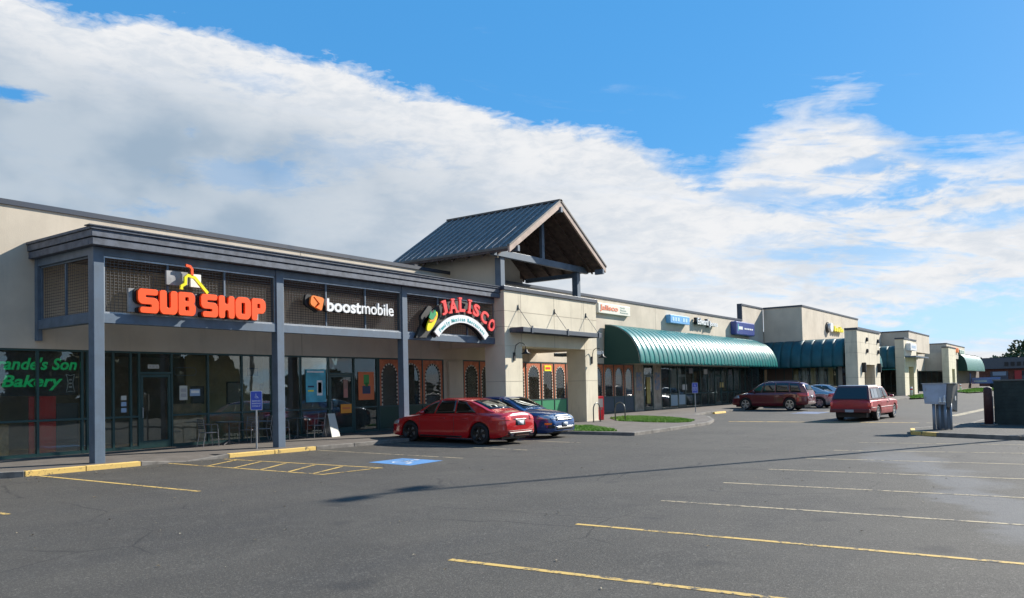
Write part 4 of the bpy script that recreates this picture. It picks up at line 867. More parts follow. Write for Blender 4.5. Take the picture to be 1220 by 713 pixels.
for i, (x, w_) in enumerate(((51.2, 1.2), (54.9, 1.1), (56.6, .8), (58.2, 1.2), (61.0, 1.1), (63.2, 1.3), (12.9, .0), (92.5, 0))):
    if not w_: continue
    sh_ = empty('display_shelf', (x, F+.55, .04)); tag(sh_, ('white fronted', 'half empty', 'narrow', 'crowded', 'dim', 'farthest')[i % 6]+' display shelf behind the glass under the teal awning', 'shelf')
    box('side_panel', 0, .03, 0, .35, 0, 1.75, greym, sh_); box('side_panel', w_, w_+.03, 0, .35, 0, 1.75, greym, sh_)
    for z in (.15, .6, 1.05, 1.5):
        box('shelf_board', .031, w_-.001, 0, .34, z, z+.03, greym, sh_); q = .06
        while q < w_-.2:
            ww, hh = rs.uniform(.1, .24), rs.uniform(.12, .34); box('carton', q, q+ww, .03, .25, z+.032, z+.03+hh, pal[rs.randrange(6)], sh_); q += ww+rs.uniform(.01, .12)
for i, (x, z, c_) in enumerate(((53.0, 1.3, 0), (54.2, 2.45, 5), (56.9, 2.4, 0), (60.0, 1.4, 4), (61.9, 2.4, 5))): notice(x, x+.75, z, z+.38, pal[c_], ('small pale', 'high grey', 'high white', 'ochre', 'high dim')[i]+' notice on the glass under the teal awning')
for i in range(7): tag(box('window_blind', 0, .42, 0, .02, 1.1, 2.85, pal[0] if i % 2 else pal[4], None), ('first', 'second', 'third', 'fourth', 'fifth', 'sixth', 'seventh')[i]+' pale vertical blind panel in the wing behind the silver cars', 'blind'); 
for i, o in enumerate([o for o in C.objects if o.name.startswith('window_blind')]): o.location = (71.35, 21.0-.72*i, 0); o.rotation_euler.z = R(-90)

# ================================================================ STREET FURNITURE
def cafe_chair(x, y, rz, label):
    c = empty('cafe_chair', (x, y, swz(y)), rz); tag(c, label, 'chair', 'metal cafe chairs outside the shops')
    am = mat('chair_metal', (.22, .22, .23), .35, metal=.7)
    for sx in (-.22, .22):
        ob('leg', MB().tube([(sx, -.22, 0), (sx, -.2, .42), (sx, -.19, .66), (sx, -.1, .69), (sx, .2, .68)], .013, 6), am, c); ob('leg', MB().tube([(sx, .28, 0), (sx*.95, .2, .42), (sx*.95, .27, .86)], .013, 6), am, c)
    ob('seat', MB().box(-.22, .22, -.2, .2, .42, .445), am, c, bevel=.01)
    bk = MB()
    for i in range(5): bk.box(-.2, .2, .225+.012*i, .237+.012*i, .55+.065*i, .59+.065*i)
    ob('backrest', bk, am, c); return c
def cafe_table(x, y, label):
    c = empty('cafe_table', (x, y, swz(y))); tag(c, label, 'table'); am = mat('table_metal', (.10, .12, .13), .35, metal=.5)
    ob('table_top', MB().lathe([(0, .70), (.40, .70), (.41, .72), (.40, .735), (0, .735)], n=28), am, c); ob('stem', MB().tube([(0, 0, .03), (0, 0, .7)], .03), am, c)
    for k in range(4): a = k*math.pi/2+.4; ob('foot', MB().tube([(0, 0, .12), (.3*math.cos(a), .3*math.sin(a), .012)], .014, 6), MT['chair_metal'], c)
    return c
cafe_chair(15.05, 22.3, 1.4, 'leftmost metal cafe chair outside the first shop'); cafe_chair(16.55, 22.35, -1.2, 'metal cafe chair right of the first cafe table, behind the blue sign'); cafe_chair(17.2, 22.5, -1.9, 'metal cafe chair just left of the second canopy post')
cafe_table(15.85, 22.4, 'round dark cafe table nearest the first glass door')
cafe_chair(17.95, 22.5, 1.3, 'metal cafe chair just right of the second canopy post'); cafe_chair(19.45, 22.45, -1.7, 'rightmost metal cafe chair beside the white board'); cafe_table(18.75, 22.6, 'round dark cafe table between the post and the white board')
ab = empty('sandwich_board', (20.05, 22.35, swz(22.3)), .25); tag(ab, 'white folding sandwich board standing by the second shop door', 'sign board'); ab.scale = (.85, .85, .85)
for s_ in (-1, 1):
    P = []
    for t in (0, .03):
        P += [(-.3, s_*(.26-t), 0), (.3, s_*(.26-t), 0), (.26, s_*(.03+.0)-s_*t*.3, .98), (-.26, s_*(.03)-s_*t*.3, .98)]
    ob('panel', MB().hexa(P), pale if s_ < 0 else steel, ab)
blp = mat('blue_parking_sign', (.055, .09, .46), .4)
def acc_sign(x, y, h, w_, ht, rz, label):
    s = empty('accessible_parking_sign', (x, y, swz(y)), rz); tag(s, label, 'sign')
    ob('post', MB().lathe([(.0, 0), (.028, 0), (.028, h), (0, h)], n=10), steel, s)
    ob('plate', MB().prism(rnd([(-w_/2, h-ht), (w_/2, h-ht), (w_/2, h+.02), (-w_/2, h+.02)], .03), -.034, -.028), white, s)
    ob('blue_face', MB().prism(rnd([(-w_/2+.012, h-ht+.012), (w_/2-.012, h-ht+.012), (w_/2-.012, h+.008), (-w_/2+.012, h+.008)], .025), -.037, -.0345), blp, s)
    sy = wheelchair('s'); m2 = MB(); m2.add([(a*.085, -.0385, h-.155+b*.085) for a, b, _ in sy.v], sy.f); ob('wheelchair_symbol', m2, white, s)
    for i, t_ in enumerate(('RESERVED', 'PARKING', 'ONLY')): fit(textob('lettering', t_, 0, -.0385, 0, 1, white, s, ext=.0008), -w_*.36, w_*.36, h-.30-.075*i, h-.255-.075*i)
    return s
acc_sign(15.33, 20.33, 1.70, .34, .55, R(-28), 'blue accessible parking sign on a thin steel post beside the second canopy post')
acc_sign(46.3, 19.5, 1.75, .34, .6, R(-60), 'blue accessible parking sign seen edge on beside the yellow wheel stop, far')
def ws(x, y, label, m=kerby):
    w_ = empty('wheel_stop', (x, y, gz(y))); tag(w_, label, 'wheel stop'); ob('concrete_bar', MB().prism([(-.09, 0), (.09, 0), (.06, .12), (-.06, .12)], -.9, .9, 'x'), m, w_, bevel=.015); return w_
ws(47.3, 18.4, 'yellow wheel stop at the kerb left of the maroon wagon')
def rack(x, y, rz, label):
    r_ = empty('bike_rack', (x, y, sw_z(y)), rz); tag(r_, label, 'bike rack', None)
    pts = [(-.32, 0, 0), (-.32, 0, .55)]+[(-.32*math.cos(a), 0, .55+.34*math.sin(a)) for a in np.linspace(.15, math.pi-.15, 12)]+[(.32, 0, .55), (.32, 0, 0)]
    ob('hoop', MB().tube(pts, .028, 10), mat('rack_metal', (.12, .13, .13), .4, metal=.5), r_, smooth=True)
    for s_ in (-.32, .32): ob('foot_plate', MB().lathe([(0, 0), (.07, 0), (.07, .012), (0, .012)], (s_, 0, 0), 12), MT['rack_metal'], r_)
    return r_
rack(33.62, 19.1, R(0), 'inverted U bike rack in front of the right leg of the entrance portal'); rack(35.0, 18.6, R(75), 'inverted U bike rack on the paving beside the grass strip')
nb = empty('newspaper_box', (35.35, 20.0, 0), R(-35)); tag(nb, 'red newspaper box against the right leg of the entrance portal', 'newspaper box')
redp = mat('box_red', (.75, .03, .04), .4)
ob('cabinet', MB().prism([(-.24, .18), (.2, .18), (.2, .95), (.1, 1.14), (-.24, 1.18)], -.21, .21, 'x'), redp, nb, bevel=.02); ob('foot_base', MB().box(-.2, .2, -.22, .18, 0, .178), redp, nb, bevel=.01)
box('window', -.15, .15, -.249, -.241, .62, 1.05, mat('box_window', (.45, .4, .4), .2), nb); box('handle', -.1, .1, -.27, -.242, .52, .56, steel, nb)

# ---- utility cabinets on the island
uc = empty('utility_cabinets'); tag(uc, 'pale blue grey electrical cabinets on pipe legs at the kerbed island', 'utility cabinet')
pale_p = mat('pale_plate', (.45, .45, .43), .6); um = mat('cabinet_blue_grey', (.40, .46, .56), .5, metal=.15, var=.12, scale=2); ums = mat('cabinet_grey_side', (.22, .22, .21), .5, metal=.2, var=.1, scale=2)
x0 = 33.0
ob('cabinet', MB().hexa([(x0, 4.34, .70), (x0+.5, 4.34, .70), (x0+.5, 5.02, .74), (x0, 5.02, .74), (x0, 4.28, 1.46), (x0+.5, 4.28, 1.46), (x0+.5, 5.08, 1.46), (x0, 5.08, 1.46)]), um, uc, bevel=.012)
ob('cabinet_lid', MB().box(x0-.03, x0+.55, 4.0, 5.11, 1.462, 1.485), steel, uc)
ob('cabinet', MB().hexa([(x0+.15, 4.20, .60), (x0+.6, 4.04, .42), (x0+.6, 4.30, .42), (x0+.15, 4.33, .62), (x0+.04, 4.06, 1.455), (x0+.62, 4.0, 1.455), (x0+.62, 4.27, 1.455), (x0+.04, 4.27, 1.455)]), ums, uc, bevel=.008)
ob('cabinet_door', MB().box(x0-.012, x0-.002, 4.40, 4.98, .80, 1.40), um, uc, bevel=.004); ob('hinge', MB().box(x0-.02, x0-.012, 4.95, 4.99, .9, 1.0).box(x0-.02, x0-.012, 4.95, 4.99, 1.2, 1.3), steel, uc)
for (dx, y, r_) in ((.1, 4.74, .055), (.12, 4.55, .045), (.1, 4.37, .05), (.2, 4.20, .04), (.35, 4.62, .05), (.4, 4.4, .05)):
    ob('pipe_leg', MB().tube([(x0+dx, y, -.25), (x0+dx, y, .74)], r_, 10), mat('pipe_grey', (.20, .25, .31), .45, metal=.2), uc, smooth=True)
ob('back_plate', MB().box(x0+.42, x0+.46, 4.22, 4.72, -.2, .7), MT['pipe_grey'], uc)
for (y, h_) in ((4.50, .2), (4.36, .28)): ob('white_cap', MB().lathe([(0, .0), (.055, 0), (.05, .04), (.025, .08), (.04, .1), (.02, h_*.7), (.03, h_*.8), (0, h_)], (x0-.06, y, .78), 14), white, uc, smooth=True)
box('label_plate', x0+.08, x0+.3, 4.03, 4.045, .85, 1.0, pale_p, uc)

bo = empty('bollard', (36.6, 3.33, -.2)); tag(bo, 'thick dark maroon bollard beside the green enclosure', 'bollard')
mar = mat('maroon_paint', (.055, .018, .018), .6, var=.3, scale=4)
ob('post', MB().lathe([(0, 0), (.155, 0), (.155, 1.4), (.13, 1.46), (0, 1.49)], n=20), mar, bo, smooth=True); ob('footing', MB().lathe([(0, -.05), (.3, -.05), (.3, .04), (0, .04)], n=16), concrete, bo)
en = empty('refuse_enclosure', (0, 0, -.3)); tag(en, 'dark green slatted refuse enclosure at the right edge', 'enclosure')
dg = mat('enclosure_green', (.010, .026, .024), .6, var=.25, scale=3)
box('backing', 37.63, 37.66, -.25, 3.2, -.02, 1.80, dg, en); box('backing', 37.66, 40.5, 3.18, 3.2, -.02, 1.80, dg, en)
for i in range(12):
    z = -.02+i*.151; ob('board', MB().box(37.605, 37.628, -.25, 3.2, z, z+.147), dg, en, bevel=.003); ob('board', MB().box(37.63, 40.5, 3.202, 3.224, z, z+.147), dg, en, bevel=.003)
ob('top_rail', MB().box(37.57, 37.66, -.25, 3.25, 1.802, 1.86).box(37.662, 40.5, 3.19, 3.25, 1.802, 1.86), mat('rail_grey', (.10, .11, .10), .5), en)
box('plinth', 37.35, 41, -.5, 3.5, -.28, -.03, mat('dark_kerb', (.05, .05, .045), .9), en)
ob('edge_post', MB().box(37.54, 37.6, 3.24, 3.29, -.1, 1.2), mat('pale_post', (.2, .2, .19), .7), en)

# ---- parking lot lamp, its shadow crosses the lot
lp = empty('parking_lot_lamp', (34.5, .35, -.38)); tag(lp, 'tall double headed parking lot lamp just outside the picture on the right', 'lamp post')
ob('pole', MB().tube([(0, 0, 0), (0, 0, 15.9)], [.13, .07], 12), MT['pipe_grey'], lp, smooth=True); ob('base', MB().lathe([(0, 0), (.35, 0), (.35, .7), (0, .7)], n=16), concrete, lp)
for s_ in (-1, 1):
    ob('arm', MB().tube([(0, 0, 15.7), (s_*.45, 0, 15.78)], .04), black, lp)
    h_ = ob('lamp_head', MB().box(-.38, .38, -.22, .22, -.07, .07), black, lp, bevel=.02); h_.location = (s_*.82, 0, 15.8)

# ================================================================ VEHICLES
tyre = mat('tyre_rubber', (.014, .014, .015), .8, bump=.2, bscale=60); trimb = mat('car_black_trim', (.012, .012, .013), .45); chrome = mat('chrome', (.33, .34, .35), .42, metal=1.)
taill = mat('tail_lamp_red', (.80, .07, .06), .12, coat=.8); headl = mat('head_lamp_clear', (.42, .45, .48), .08, metal=.5, coat=1.); amber = mat('amber_lamp', (.85, .22, .01), .2, coat=.6); platem = mat('number_plate', (.34, .38, .42), .5)
def spl(pts):
    xs_ = np.array([p[0] for p in pts]); ys_ = np.array([p[1] for p in pts]); n = len(xs_); d = np.diff(ys_)/np.diff(xs_); m = np.zeros(n)
    m[0], m[-1] = d[0], d[-1]
    for i in range(1, n-1): m[i] = 0 if d[i-1]*d[i] <= 0 else 2*d[i-1]*d[i]/(d[i-1]+d[i])
    def f(x):
        x = min(max(x, xs_[0]), xs_[-1]); i = min(int(np.searchsorted(xs_, x, 'right'))-1, n-2); h = xs_[i+1]-xs_[i]; t = (x-xs_[i])/h
        return float((2*t**3-3*t*t+1)*ys_[i]+(t**3-2*t*t+t)*h*m[i]+(-2*t**3+3*t*t)*ys_[i+1]+(t**3-t*t)*h*m[i+1])
    return f
def loft(st, ring):
    rows = []
    for x in st:
        h = ring(x); rows.append([(x, y, z) for y, z in h]+[(x, -y, z) for y, z in h[-2:0:-1]])
    n = len(rows[0]); mb = MB(); mb.add([p for r_ in rows for p in r_], [(i*n+j, i*n+(j+1) % n, (i+1)*n+(j+1) % n, (i+1)*n+j) for i in range(len(rows)-1) for j in range(n)]+[tuple(range(n)), tuple(range((len(rows)-1)*n, len(rows)*n))])
    return mb
class Car:
    def __init__(s, p, paint):
        s.p = p; L, W = p['L'], p['W']; fx, rx = p['wf'], p['wr']; rw = p['rw']; Ra = rw+.055
        top, sh, wd, bot = spl(p['top']), spl(p['sh']), spl(p['wd']), spl(p['bot'])
        def zlo(x):
            z = bot(x)
            for c in (fx, rx):
                if abs(x-c) < Ra: z = max(z, rw+math.sqrt(max(0, Ra**2-(x-c)**2)))
            return z
        st = sorted(set([round(v, 3) for v in list(np.linspace(-L/2+.1, L/2-.1, 46))+[-L/2, -L/2+.015, -L/2+.05, L/2-.05, L/2-.015, L/2]+[c+Ra*q for c in (fx, rx) for q in (-1.001, -.995, -.97, -.9, -.8, -.65, -.45, -.2, 0, .2, .45, .65, .8, .9, .97, .995, 1.001)]]))
        def ring(x):
            w_, z0, zs, zt = wd(x), zlo(x), sh(x), top(x); zt = max(zt, zs+.01); k = zs-z0; fl = p.get('crease', .03)
            r_ = [(0, max(z0, bot(x))), (w_*.80, max(z0, bot(x))), (w_*.965, z0), (w_*.995, z0+.12*k), (w_*1.0, z0+.35*k), (w_*.985, z0+.58*k), (w_*(1.0-fl*.2), z0+.80*k), (w_*(.985-fl*.3), z0+.93*k), (w_*.945, zs+(zt-zs)*.02), (w_*.86, zs+(zt-zs)*.35), (w_*.70, zs+(zt-zs)*.70), (w_*.42, zs+(zt-zs)*.93), (0, zt)]
            return r_
        s.lower = loft(st, ring)
        roof, wb = spl(p['roof']), spl(p['cw']); xa, xb = p['roof'][0][0], p['roof'][-1][0]; tm = p.get('tumble', .17)
        st2 = sorted(set([round(v, 3) for v in list(np.linspace(xa, xb, 34))+[q[0] for q in p['roof']]])); zmax = max(q[1] for q in p['roof']); s.roof = roof; s.wb = wb; s.shf = sh; s.tm = tm; s.zmax = zmax
        def ring2(x):
            zb = sh(x)-.05; zr = max(roof(x), zb+.02); w_ = wb(x); T = lambda z: tm*max(0, (z-zb))/(zmax-zb); k = zr-zb; cr = min(.09, k*.4)
            return [(0, zb), (w_, zb), (w_-T(zb+.3*k), zb+.3*k), (w_-T(zb+.6*k), zb+.6*k), (w_-T(zr-cr), zr-cr), (w_-T(zr-cr)-.03*k/.5, zr-cr*.45), (w_-T(zr)-.10*min(1, k*3), zr-.012), (w_*.45, zr+.006), (0, zr+.012)]
        s.cab = loft(st2, ring2)
        both = MB(); both.add(s.lower.v, s.lower.f); both.add(s.cab.v, s.cab.f); s.bvh = BVHTree.FromPolygons(both.v, both.f)
        s.root = empty(p['name']); s.paint = paint
        s.body = ob('body', s.lower, paint, s.root, smooth=True); s.cabin = ob('roof', s.cab, p.get('cabmat', paint), s.root, smooth=True)
        for q in (s.body, s.cabin): e_ = q.modifiers.new('e', 'EDGE_SPLIT'); e_.split_angle = R(38)
        box('underbody', -L/2+.25, L/2-.3, -W/2+.27, W/2-.27, .17, .55, trimb, s.root)
        for nm, c in (('front', fx), ('rear', rx)):
            box('wheel_well', c-Ra-.02, c+Ra+.02, -W/2+.10, W/2-.10, .3, rw+Ra-.02, trimb, s.root)
            for sd in (-1, 1): s.wheel(c, sd*(p['tr']/2), rw, sd, p)
    def wheel(s, x, y, r, sd, p):
        w_ = empty('wheel', (x, y, r)); w_.parent = s.root; wt = .105*p.get('tw', 1); ri = r*p.get('rim', .68)
        ob('tyre', MB().lathe([(ri, -wt), (r*.93, -wt), (r*.985, -wt*.82), (r, -wt*.5), (r, wt*.5), (r*.985, wt*.82), (r*.93, wt), (ri, wt)], n=32, axis='y', closed=True), tyre, w_, smooth=True)
        rm_ = mat('rim_'+p.get('rimname', 'silver'), p.get('rimcol', (.45, .46, .47)), .28, metal=.8); yo = sd*wt
        ob('rim_barrel', MB().lathe([(ri+.002, yo*.99), (ri*.94, yo*.9), (ri*.88, yo*.2), (ri*.3, 0), (0, 0)], n=32, axis='y'), black, w_, smooth=True)
        sp_ = MB(); n = p.get('spokes', 5)
        sp_.lathe([(ri+.004, yo*1.0), (ri*.93, yo*1.02), (ri*.90, yo*.88), (ri*.96, yo*.8)], n=32, axis='y', closed=True)
        for k in range(n):
            for off in ((-.13, .13) if p.get('twin') else (0,)):
                a = 2*math.pi*k/n+off+.3; d = Vector((math.cos(a), 0, math.sin(a))); q = Vector((-math.sin(a), 0, math.cos(a))); hw_ = ri*p.get('spw', .11); P = []
                for yy in (yo*.55, yo*.93):
                    yi = yy*1.0
                    P += [d*ri*.12-q*hw_+Vector((0, yi, 0)), d*ri*.95-q*hw_*1.1+Vector((0, yi*1.02, 0)), d*ri*.95+q*hw_*1.1+Vector((0, yi*1.02, 0)), d*ri*.12+q*hw_+Vector((0, yi, 0))]
                sp_.hexa([tuple(v) for v in P])
        sp_.lathe([(0, yo*.97), (ri*.16, yo*.97), (ri*.2, yo*.8), (ri*.2, yo*.4)], n=16, axis='y')
        ob('rim', sp_, rm_, w_); ob('brake_disc', MB().lathe([(0, yo*.25), (ri*.7, yo*.25), (ri*.7, yo*.15)], n=24, axis='y'), steel, w_)
    def decal(s, name, org, d, u, v, quad, m, n=8, k=4, off=.006, parent=None, th=.012):
        """quad: four (a, b) corners in the plane org + a u + b v; cast along d onto the body"""
        org, d, u, v = Vector(org), Vector(d).normalized(), Vector(u), Vector(v); rows = []; good = True
        (q0, q1, q2, q3) = [Vector(q) for q in quad]; sm = {}
        for j in range(k+1):
            row = []
            for i in range(n+1):
                a, b = i/n, j/k; p_ = q0.lerp(q1, a).lerp(q3.lerp(q2, a), b); o = org+u*p_.x+v*p_.y-d*4
                h = s.bvh.ray_cast(o, d)
                row.append((h[0]-d*off) if h[0] is not None else None)
            rows.append(row)
        mb = MB(); flat = [p_ for r_ in rows for p_ in r_]; N = n+1
        mb.v = [tuple(p_) if p_ is not None else (0, 0, 0) for p_ in flat]
        for j in range(k):
            for i in range(n):
                idx = (j*N+i, j*N+i+1, (j+1)*N+i+1, (j+1)*N+i); ps = [flat[t] for t in idx]
                if any(p_ is None for p_ in ps): continue
                if max((ps[a]-ps[b]).length for a in range(4) for b in range(a)) > .9: continue
                mb.f.append(idx)
        mb.mi = [0]*len(mb.f)
        bm = bmesh.new(); vs = [bm.verts.new(p_) for p_ in mb.v]; 
        for f in mb.f: bm.faces.new([vs[i] for i in f])
        bmesh.ops.delete(bm, geom=[x for x in bm.verts if not x.link_faces], context='VERTS')
        bmesh.ops.recalc_face_normals(bm, faces=bm.faces)
        bm.faces.ensure_lookup_table()
        if len(bm.faces) and sum((f.normal.dot(-d)) for f in bm.faces) < 0: bmesh.ops.reverse_faces(bm, faces=bm.faces)
        me = bpy.data.meshes.new(name); bm.to_mesh(me); bm.free(); me.materials.append(m); me.polygons.foreach_set('use_smooth', [True]*len(me.polygons))
        o = bpy.data.objects.new(name, me); C.objects.link(o); o.parent = parent or s.root; q = o.modifiers.new('s', 'SOLIDIFY'); q.thickness = th; q.offset = -1
        return o
    def side(s, name, quad, m, sd, **k): return s.decal(name, (0, 0, 0), (0, -sd, 0), (1, 0, 0), (0, 0, 1), quad, m, **k)
    def rear(s, name, quad, m, dirx=1, **k): return s.decal(name, (0, 0, 0), (dirx, 0, 0), (0, 1, 0), (0, 0, 1), quad, m, **k)
    def corner(s, name, quad, m, dx, dy, **k):
        d = Vector((dx, dy, 0)).normalized(); u = Vector((-d.y, d.x, 0)); L, W = s.p['L'], s.p['W']
        return s.decal(name, Vector((-math.copysign(L/2, dx), -math.copysign(W/2, dy), 0)), d, u, (0, 0, 1), quad, m, **k)
    def side_windows(s, cuts, zb=.05, zt=.085, m=None, gap=.03):
        """cuts: list of (x0, x1, x0_top, x1_top); window follows belt and roofline"""
        for sd in (-1, 1):
            for (a, b, c, d) in cuts:
                rows = []; n, k = 10, 4; mb = MB()
                for j in range(k+1):
                    row = []
                    for i in range(n+1):
                        t = i/n; xb_, xt = a+(b-a)*t, c+(d-c)*t; z0 = s.shf(xb_)+zb; z1 = max(z0+.004, s.roof(xt)-zt); x = xb_+(xt-xb_)*j/k; z = z0+(z1-z0)*j/k
                        h = s.bvh.ray_cast(Vector((x, sd*3, z)), Vector((0, -sd, 0))); y = h[0].y if h[0] is not None else sd*s.wb(x)
                        row.append((x, y+sd*.005, z))
                    rows.append(row)
                mb.grid(rows); o = ob('side_window', mb, m or carglass, s.root, smooth=True, solid=.008, recalc=False)
                bd = MB(); bd.tube([rows[0][i] for i in range(0, n+1)], .008, 4); ob('window_trim', bd, s.p.get('wtrim', trimb), o)
    def screen(s, name, x0, x1, wf_=.80, n=8):
        """windscreen or rear window: follows the roof profile from x0 (low) to x1 (high)"""
        rows = []
        for j in range(7):
            x = x0+(x1-x0)*j/6; z = s.roof(x); w_ = (s.wb(x)-s.tm*max(0, (z-s.shf(x)+.05))/(s.zmax-s.shf(x)+.05))*wf_+.03; row = []
            for i in range(n+1):
                y = -w_+2*w_*i/n; nx = math.copysign(1, x0-x1); h = s.bvh.ray_cast(Vector((x+nx*1.0, y, z+1.2)), Vector((-nx*1.0, 0, -1.2)).normalized())
                p_ = h[0] if h[0] is not None else Vector((x, y, z)); row.append(tuple(p_+Vector((nx*.004, 0, .006))))
            rows.append(row)
        return ob(name, MB().grid(rows), carglass, s.root, smooth=True, solid=.008, recalc=False)
    def mirrors(s, x, z, y):
        for sd in (-1, 1):
            m_ = ob('wing_mirror', MB().lathe([(0, -.07), (.05, -.06), (.075, -.0), (.07, .05), (0, .06)], (0, 0, 0), 14, 'x'), s.paint, s.root, smooth=True); m_.location = (x, sd*(y+.09), z); m_.scale = (1, 1.35, .85)
            ob('mirror_stem', MB().box(-.03, .03, -.1, .02, -.03, .0), trimb, m_).location = (0, -sd*.0, -.03)
    def seams(s, xs_, zb=.30):
        for sd in (-1, 1):
            for x in xs_: s.side('door_seam', ((x-.006, zb), (x+.006, zb), (x+.006+.02, s.shf(x)+.03), (x-.006+.02, s.shf(x)+.03)), trimb, sd, n=1, k=8, off=.0015, th=.002)
    def handles(s, xs_, z):
        for sd in (-1, 1):
            for x in xs_: s.side('door_handle', ((x-.10, z-.018), (x+.10, z-.018), (x+.10, z+.018), (x-.10, z+.018)), s.paint, sd, n=4, k=1, off=.03, th=.02)
    def place(s, x, y, rz, z=None, sc_=(1, 1, 1), **k):
        s.root.location = (x, y, gz(y) if z is None else z); s.root.rotation_euler = (math.atan(.014)*math.sin(rz)*0, 0, rz)
        s.root.scale = sc_; tag(s.root, **k)
        s.root.rotation_euler = (Matrix.Rotation(math.atan(.014), 3, 'X') @ Matrix.Rotation(rz, 3, 'Z')).to_euler(); return s
def paint(name, col, rough=.28, metal=.25):
    m = mat('car_paint_'+name, col, rough, metal=metal, coat=1.0); return m

def sedan(name, pt, rimcol, rimname, L=4.6, W=1.78, wf=1.36, wr=-1.40, **o):
    p = dict(name=name, L=L, W=W, wf=wf, wr=wr, rw=.325, tr=W-.24, rimcol=rimcol, rimname=rimname,
      top=[(-L/2, .62), (-L/2+.02, .90), (-L/2+.10, 1.01), (-1.75, 1.045), (-1.3, 1.06), (.85, 1.0), (1.35, .93), (1.8, .83), (L/2-.18, .72), (L/2-.05, .62), (L/2, .50)],
      sh=[(-L/2, .60), (-L/2+.05, .84), (-1.9, .93), (-1.2, .935), (0, .90), (.9, .875), (1.5, .82), (1.95, .73), (L/2-.06, .60), (L/2, .48)],
      wd=[(-L/2, W*.40), (-L/2+.05, W*.435), (-2.0, W*.475), (-1.3, W*.497), (0, W*.494), (1.2, W*.497), (1.8, W*.475), (L/2-.16, W*.43), (L/2-.04, W*.38), (L/2, W*.34)],
      bot=[(-L/2, .34), (-L/2+.12, .26), (-1.8, .21), (0, .185), (1.8, .19), (L/2-.1, .22), (L/2, .27)],
      roof=[(-1.95, .99), (-1.62, 1.10), (-1.25, 1.27), (-.85, 1.395), (-.35, 1.44), (.10, 1.435), (.42, 1.37), (.75, 1.22), (1.08, 1.05), (1.22, .97)],
      cw=[(-1.95, W*.38), (-1.5, W*.43), (-.8, W*.46), (.3, W*.465), (.8, W*.455), (1.22, W*.42)])
    p.update(o); return Car(p, pt)

# red coupe-like sedan in front of the walkway
red = paint('red', (.46, .008, .010), .22, .0)
c = sedan('sedan_car', red, (.05, .05, .052), 'dark', spokes=5, twin=True, spw=.07, rim=.74)
c.side_windows([(.40, 1.02, .22, .60), (-.42, .34, -.42, .16), (-1.22, -.48, -.80, -.48)], zb=.055, zt=.075)
c.screen('windscreen', 1.10, .48); c.screen('rear_window', -1.62, -.98); c.mirrors(.82, .97, .80); c.seams((.92, -.45, -1.22), .27); c.handles((.0, -.85), .80)
for sd in (-1, 1):
    c.corner('tail_lamp', ((-.30, .76), (.34, .74), (.34, .86), (-.26, .90)) if sd > 0 else ((-.34, .74), (.30, .76), (.26, .90), (-.34, .86)), taill, 1, -sd, off=.008)
    c.corner('head_lamp', ((-.26, .58), (.3, .56), (.3, .68), (-.26, .72)), headl, -1, -sd, off=.006)
    c.side('sill_trim', ((-.98, .20), (.95, .20), (.95, .255), (-.98, .255)), trimb, sd, n=8, k=1, off=.004)
    c.side('body_crease', ((-1.9, .735), (1.3, .675), (1.3, .685), (-1.9, .745)), red, sd, n=24, k=1, off=.010)
c.rear('plate_recess', ((-.26, .60), (.26, .60), (.24, .76), (-.24, .76)), black, n=4, k=2, off=.003); c.rear('number_plate', ((-.155, .615), (.155, .615), (.155, .735), (-.155, .735)), platem, n=2, k=1, off=.014)
c.rear('chrome_strip', ((-.33, .775), (.33, .775), (.33, .80), (-.33, .80)), chrome, n=6, k=1, off=.012)
c.rear('lower_bumper', ((-.62, .30), (.62, .30), (.66, .40), (-.66, .40)), trimb, n=10, k=2, off=.008); c.rear('bumper_line', ((-.72, .43), (.72, .43), (.72, .445), (-.72, .445)), trimb, n=10, k=1, off=.004)
for y in (-.5, .5): ob('exhaust_tip', MB().lathe([(.05, -.12), (.055, 0), (.045, 0), (.04, -.1)], (0, 0, 0), 14, 'x'), chrome, c.root).location = (-2.30, y, .30)
c.place(21.75, 17.75, R(88), sc_=(1.13, 1.03, 1.04), label='red four door sedan with black wheels parked nose in before the walkway', cat='car')

bl = paint('blue', (.014, .06, .19), .2, .3)
c = sedan('sedan_car', bl, (.45, .46, .47), 'silver', L=4.85, W=1.84, wf=1.46, wr=-1.40, spokes=10, spw=.05,
      top=[(-2.425, .62), (-2.40, .9), (-2.3, 1.02), (-1.75, 1.05), (-1.3, 1.06), (.85, 1.03), (1.35, .99), (1.85, .93), (2.2, .84), (2.36, .72), (2.425, .55)],
      sh=[(-2.425, .6), (-2.37, .84), (-1.9, .93), (-1.2, .935), (0, .90), (.9, .90), (1.5, .87), (1.95, .82), (2.3, .72), (2.425, .52)])
c.side_windows([(.40, 1.02, .22, .60), (-.42, .34, -.42, .16), (-1.22, -.48, -.80, -.48)], zb=.055, zt=.075)
c.screen('windscreen', 1.12, .42); c.screen('rear_window', -1.62, -.98); c.mirrors(.82, .99, .83); c.seams((1.02, -.3, -1.22)); c.handles((.1, -.8), .82)
for i, z in enumerate((.655, .73, .80)): c.rear('grille_bar', ((-.47+.02*i, z-.014), (.47-.02*i, z-.014), (.475-.02*i, z+.014), (-.475+.02*i, z+.014)), chrome, -1, n=10, k=1, off=.03, th=.02)
c.rear('grille', ((-.52, .615), (.52, .615), (.49, .84), (-.49, .84)), black, -1, n=10, k=3, off=.004); c.rear('number_plate', ((-.16, .43), (.16, .43), (.16, .56), (-.16, .56)), platem, -1, n=2, k=1, off=.03)
c.rear('lower_intake', ((-.55, .30), (.55, .30), (.50, .40), (-.50, .40)), black, -1, n=10, k=2, off=.004); c.rear('chrome_lower_strip', ((-.62, .405), (.62, .405), (.62, .425), (-.62, .425)), chrome, -1, n=10, k=1, off=.012)
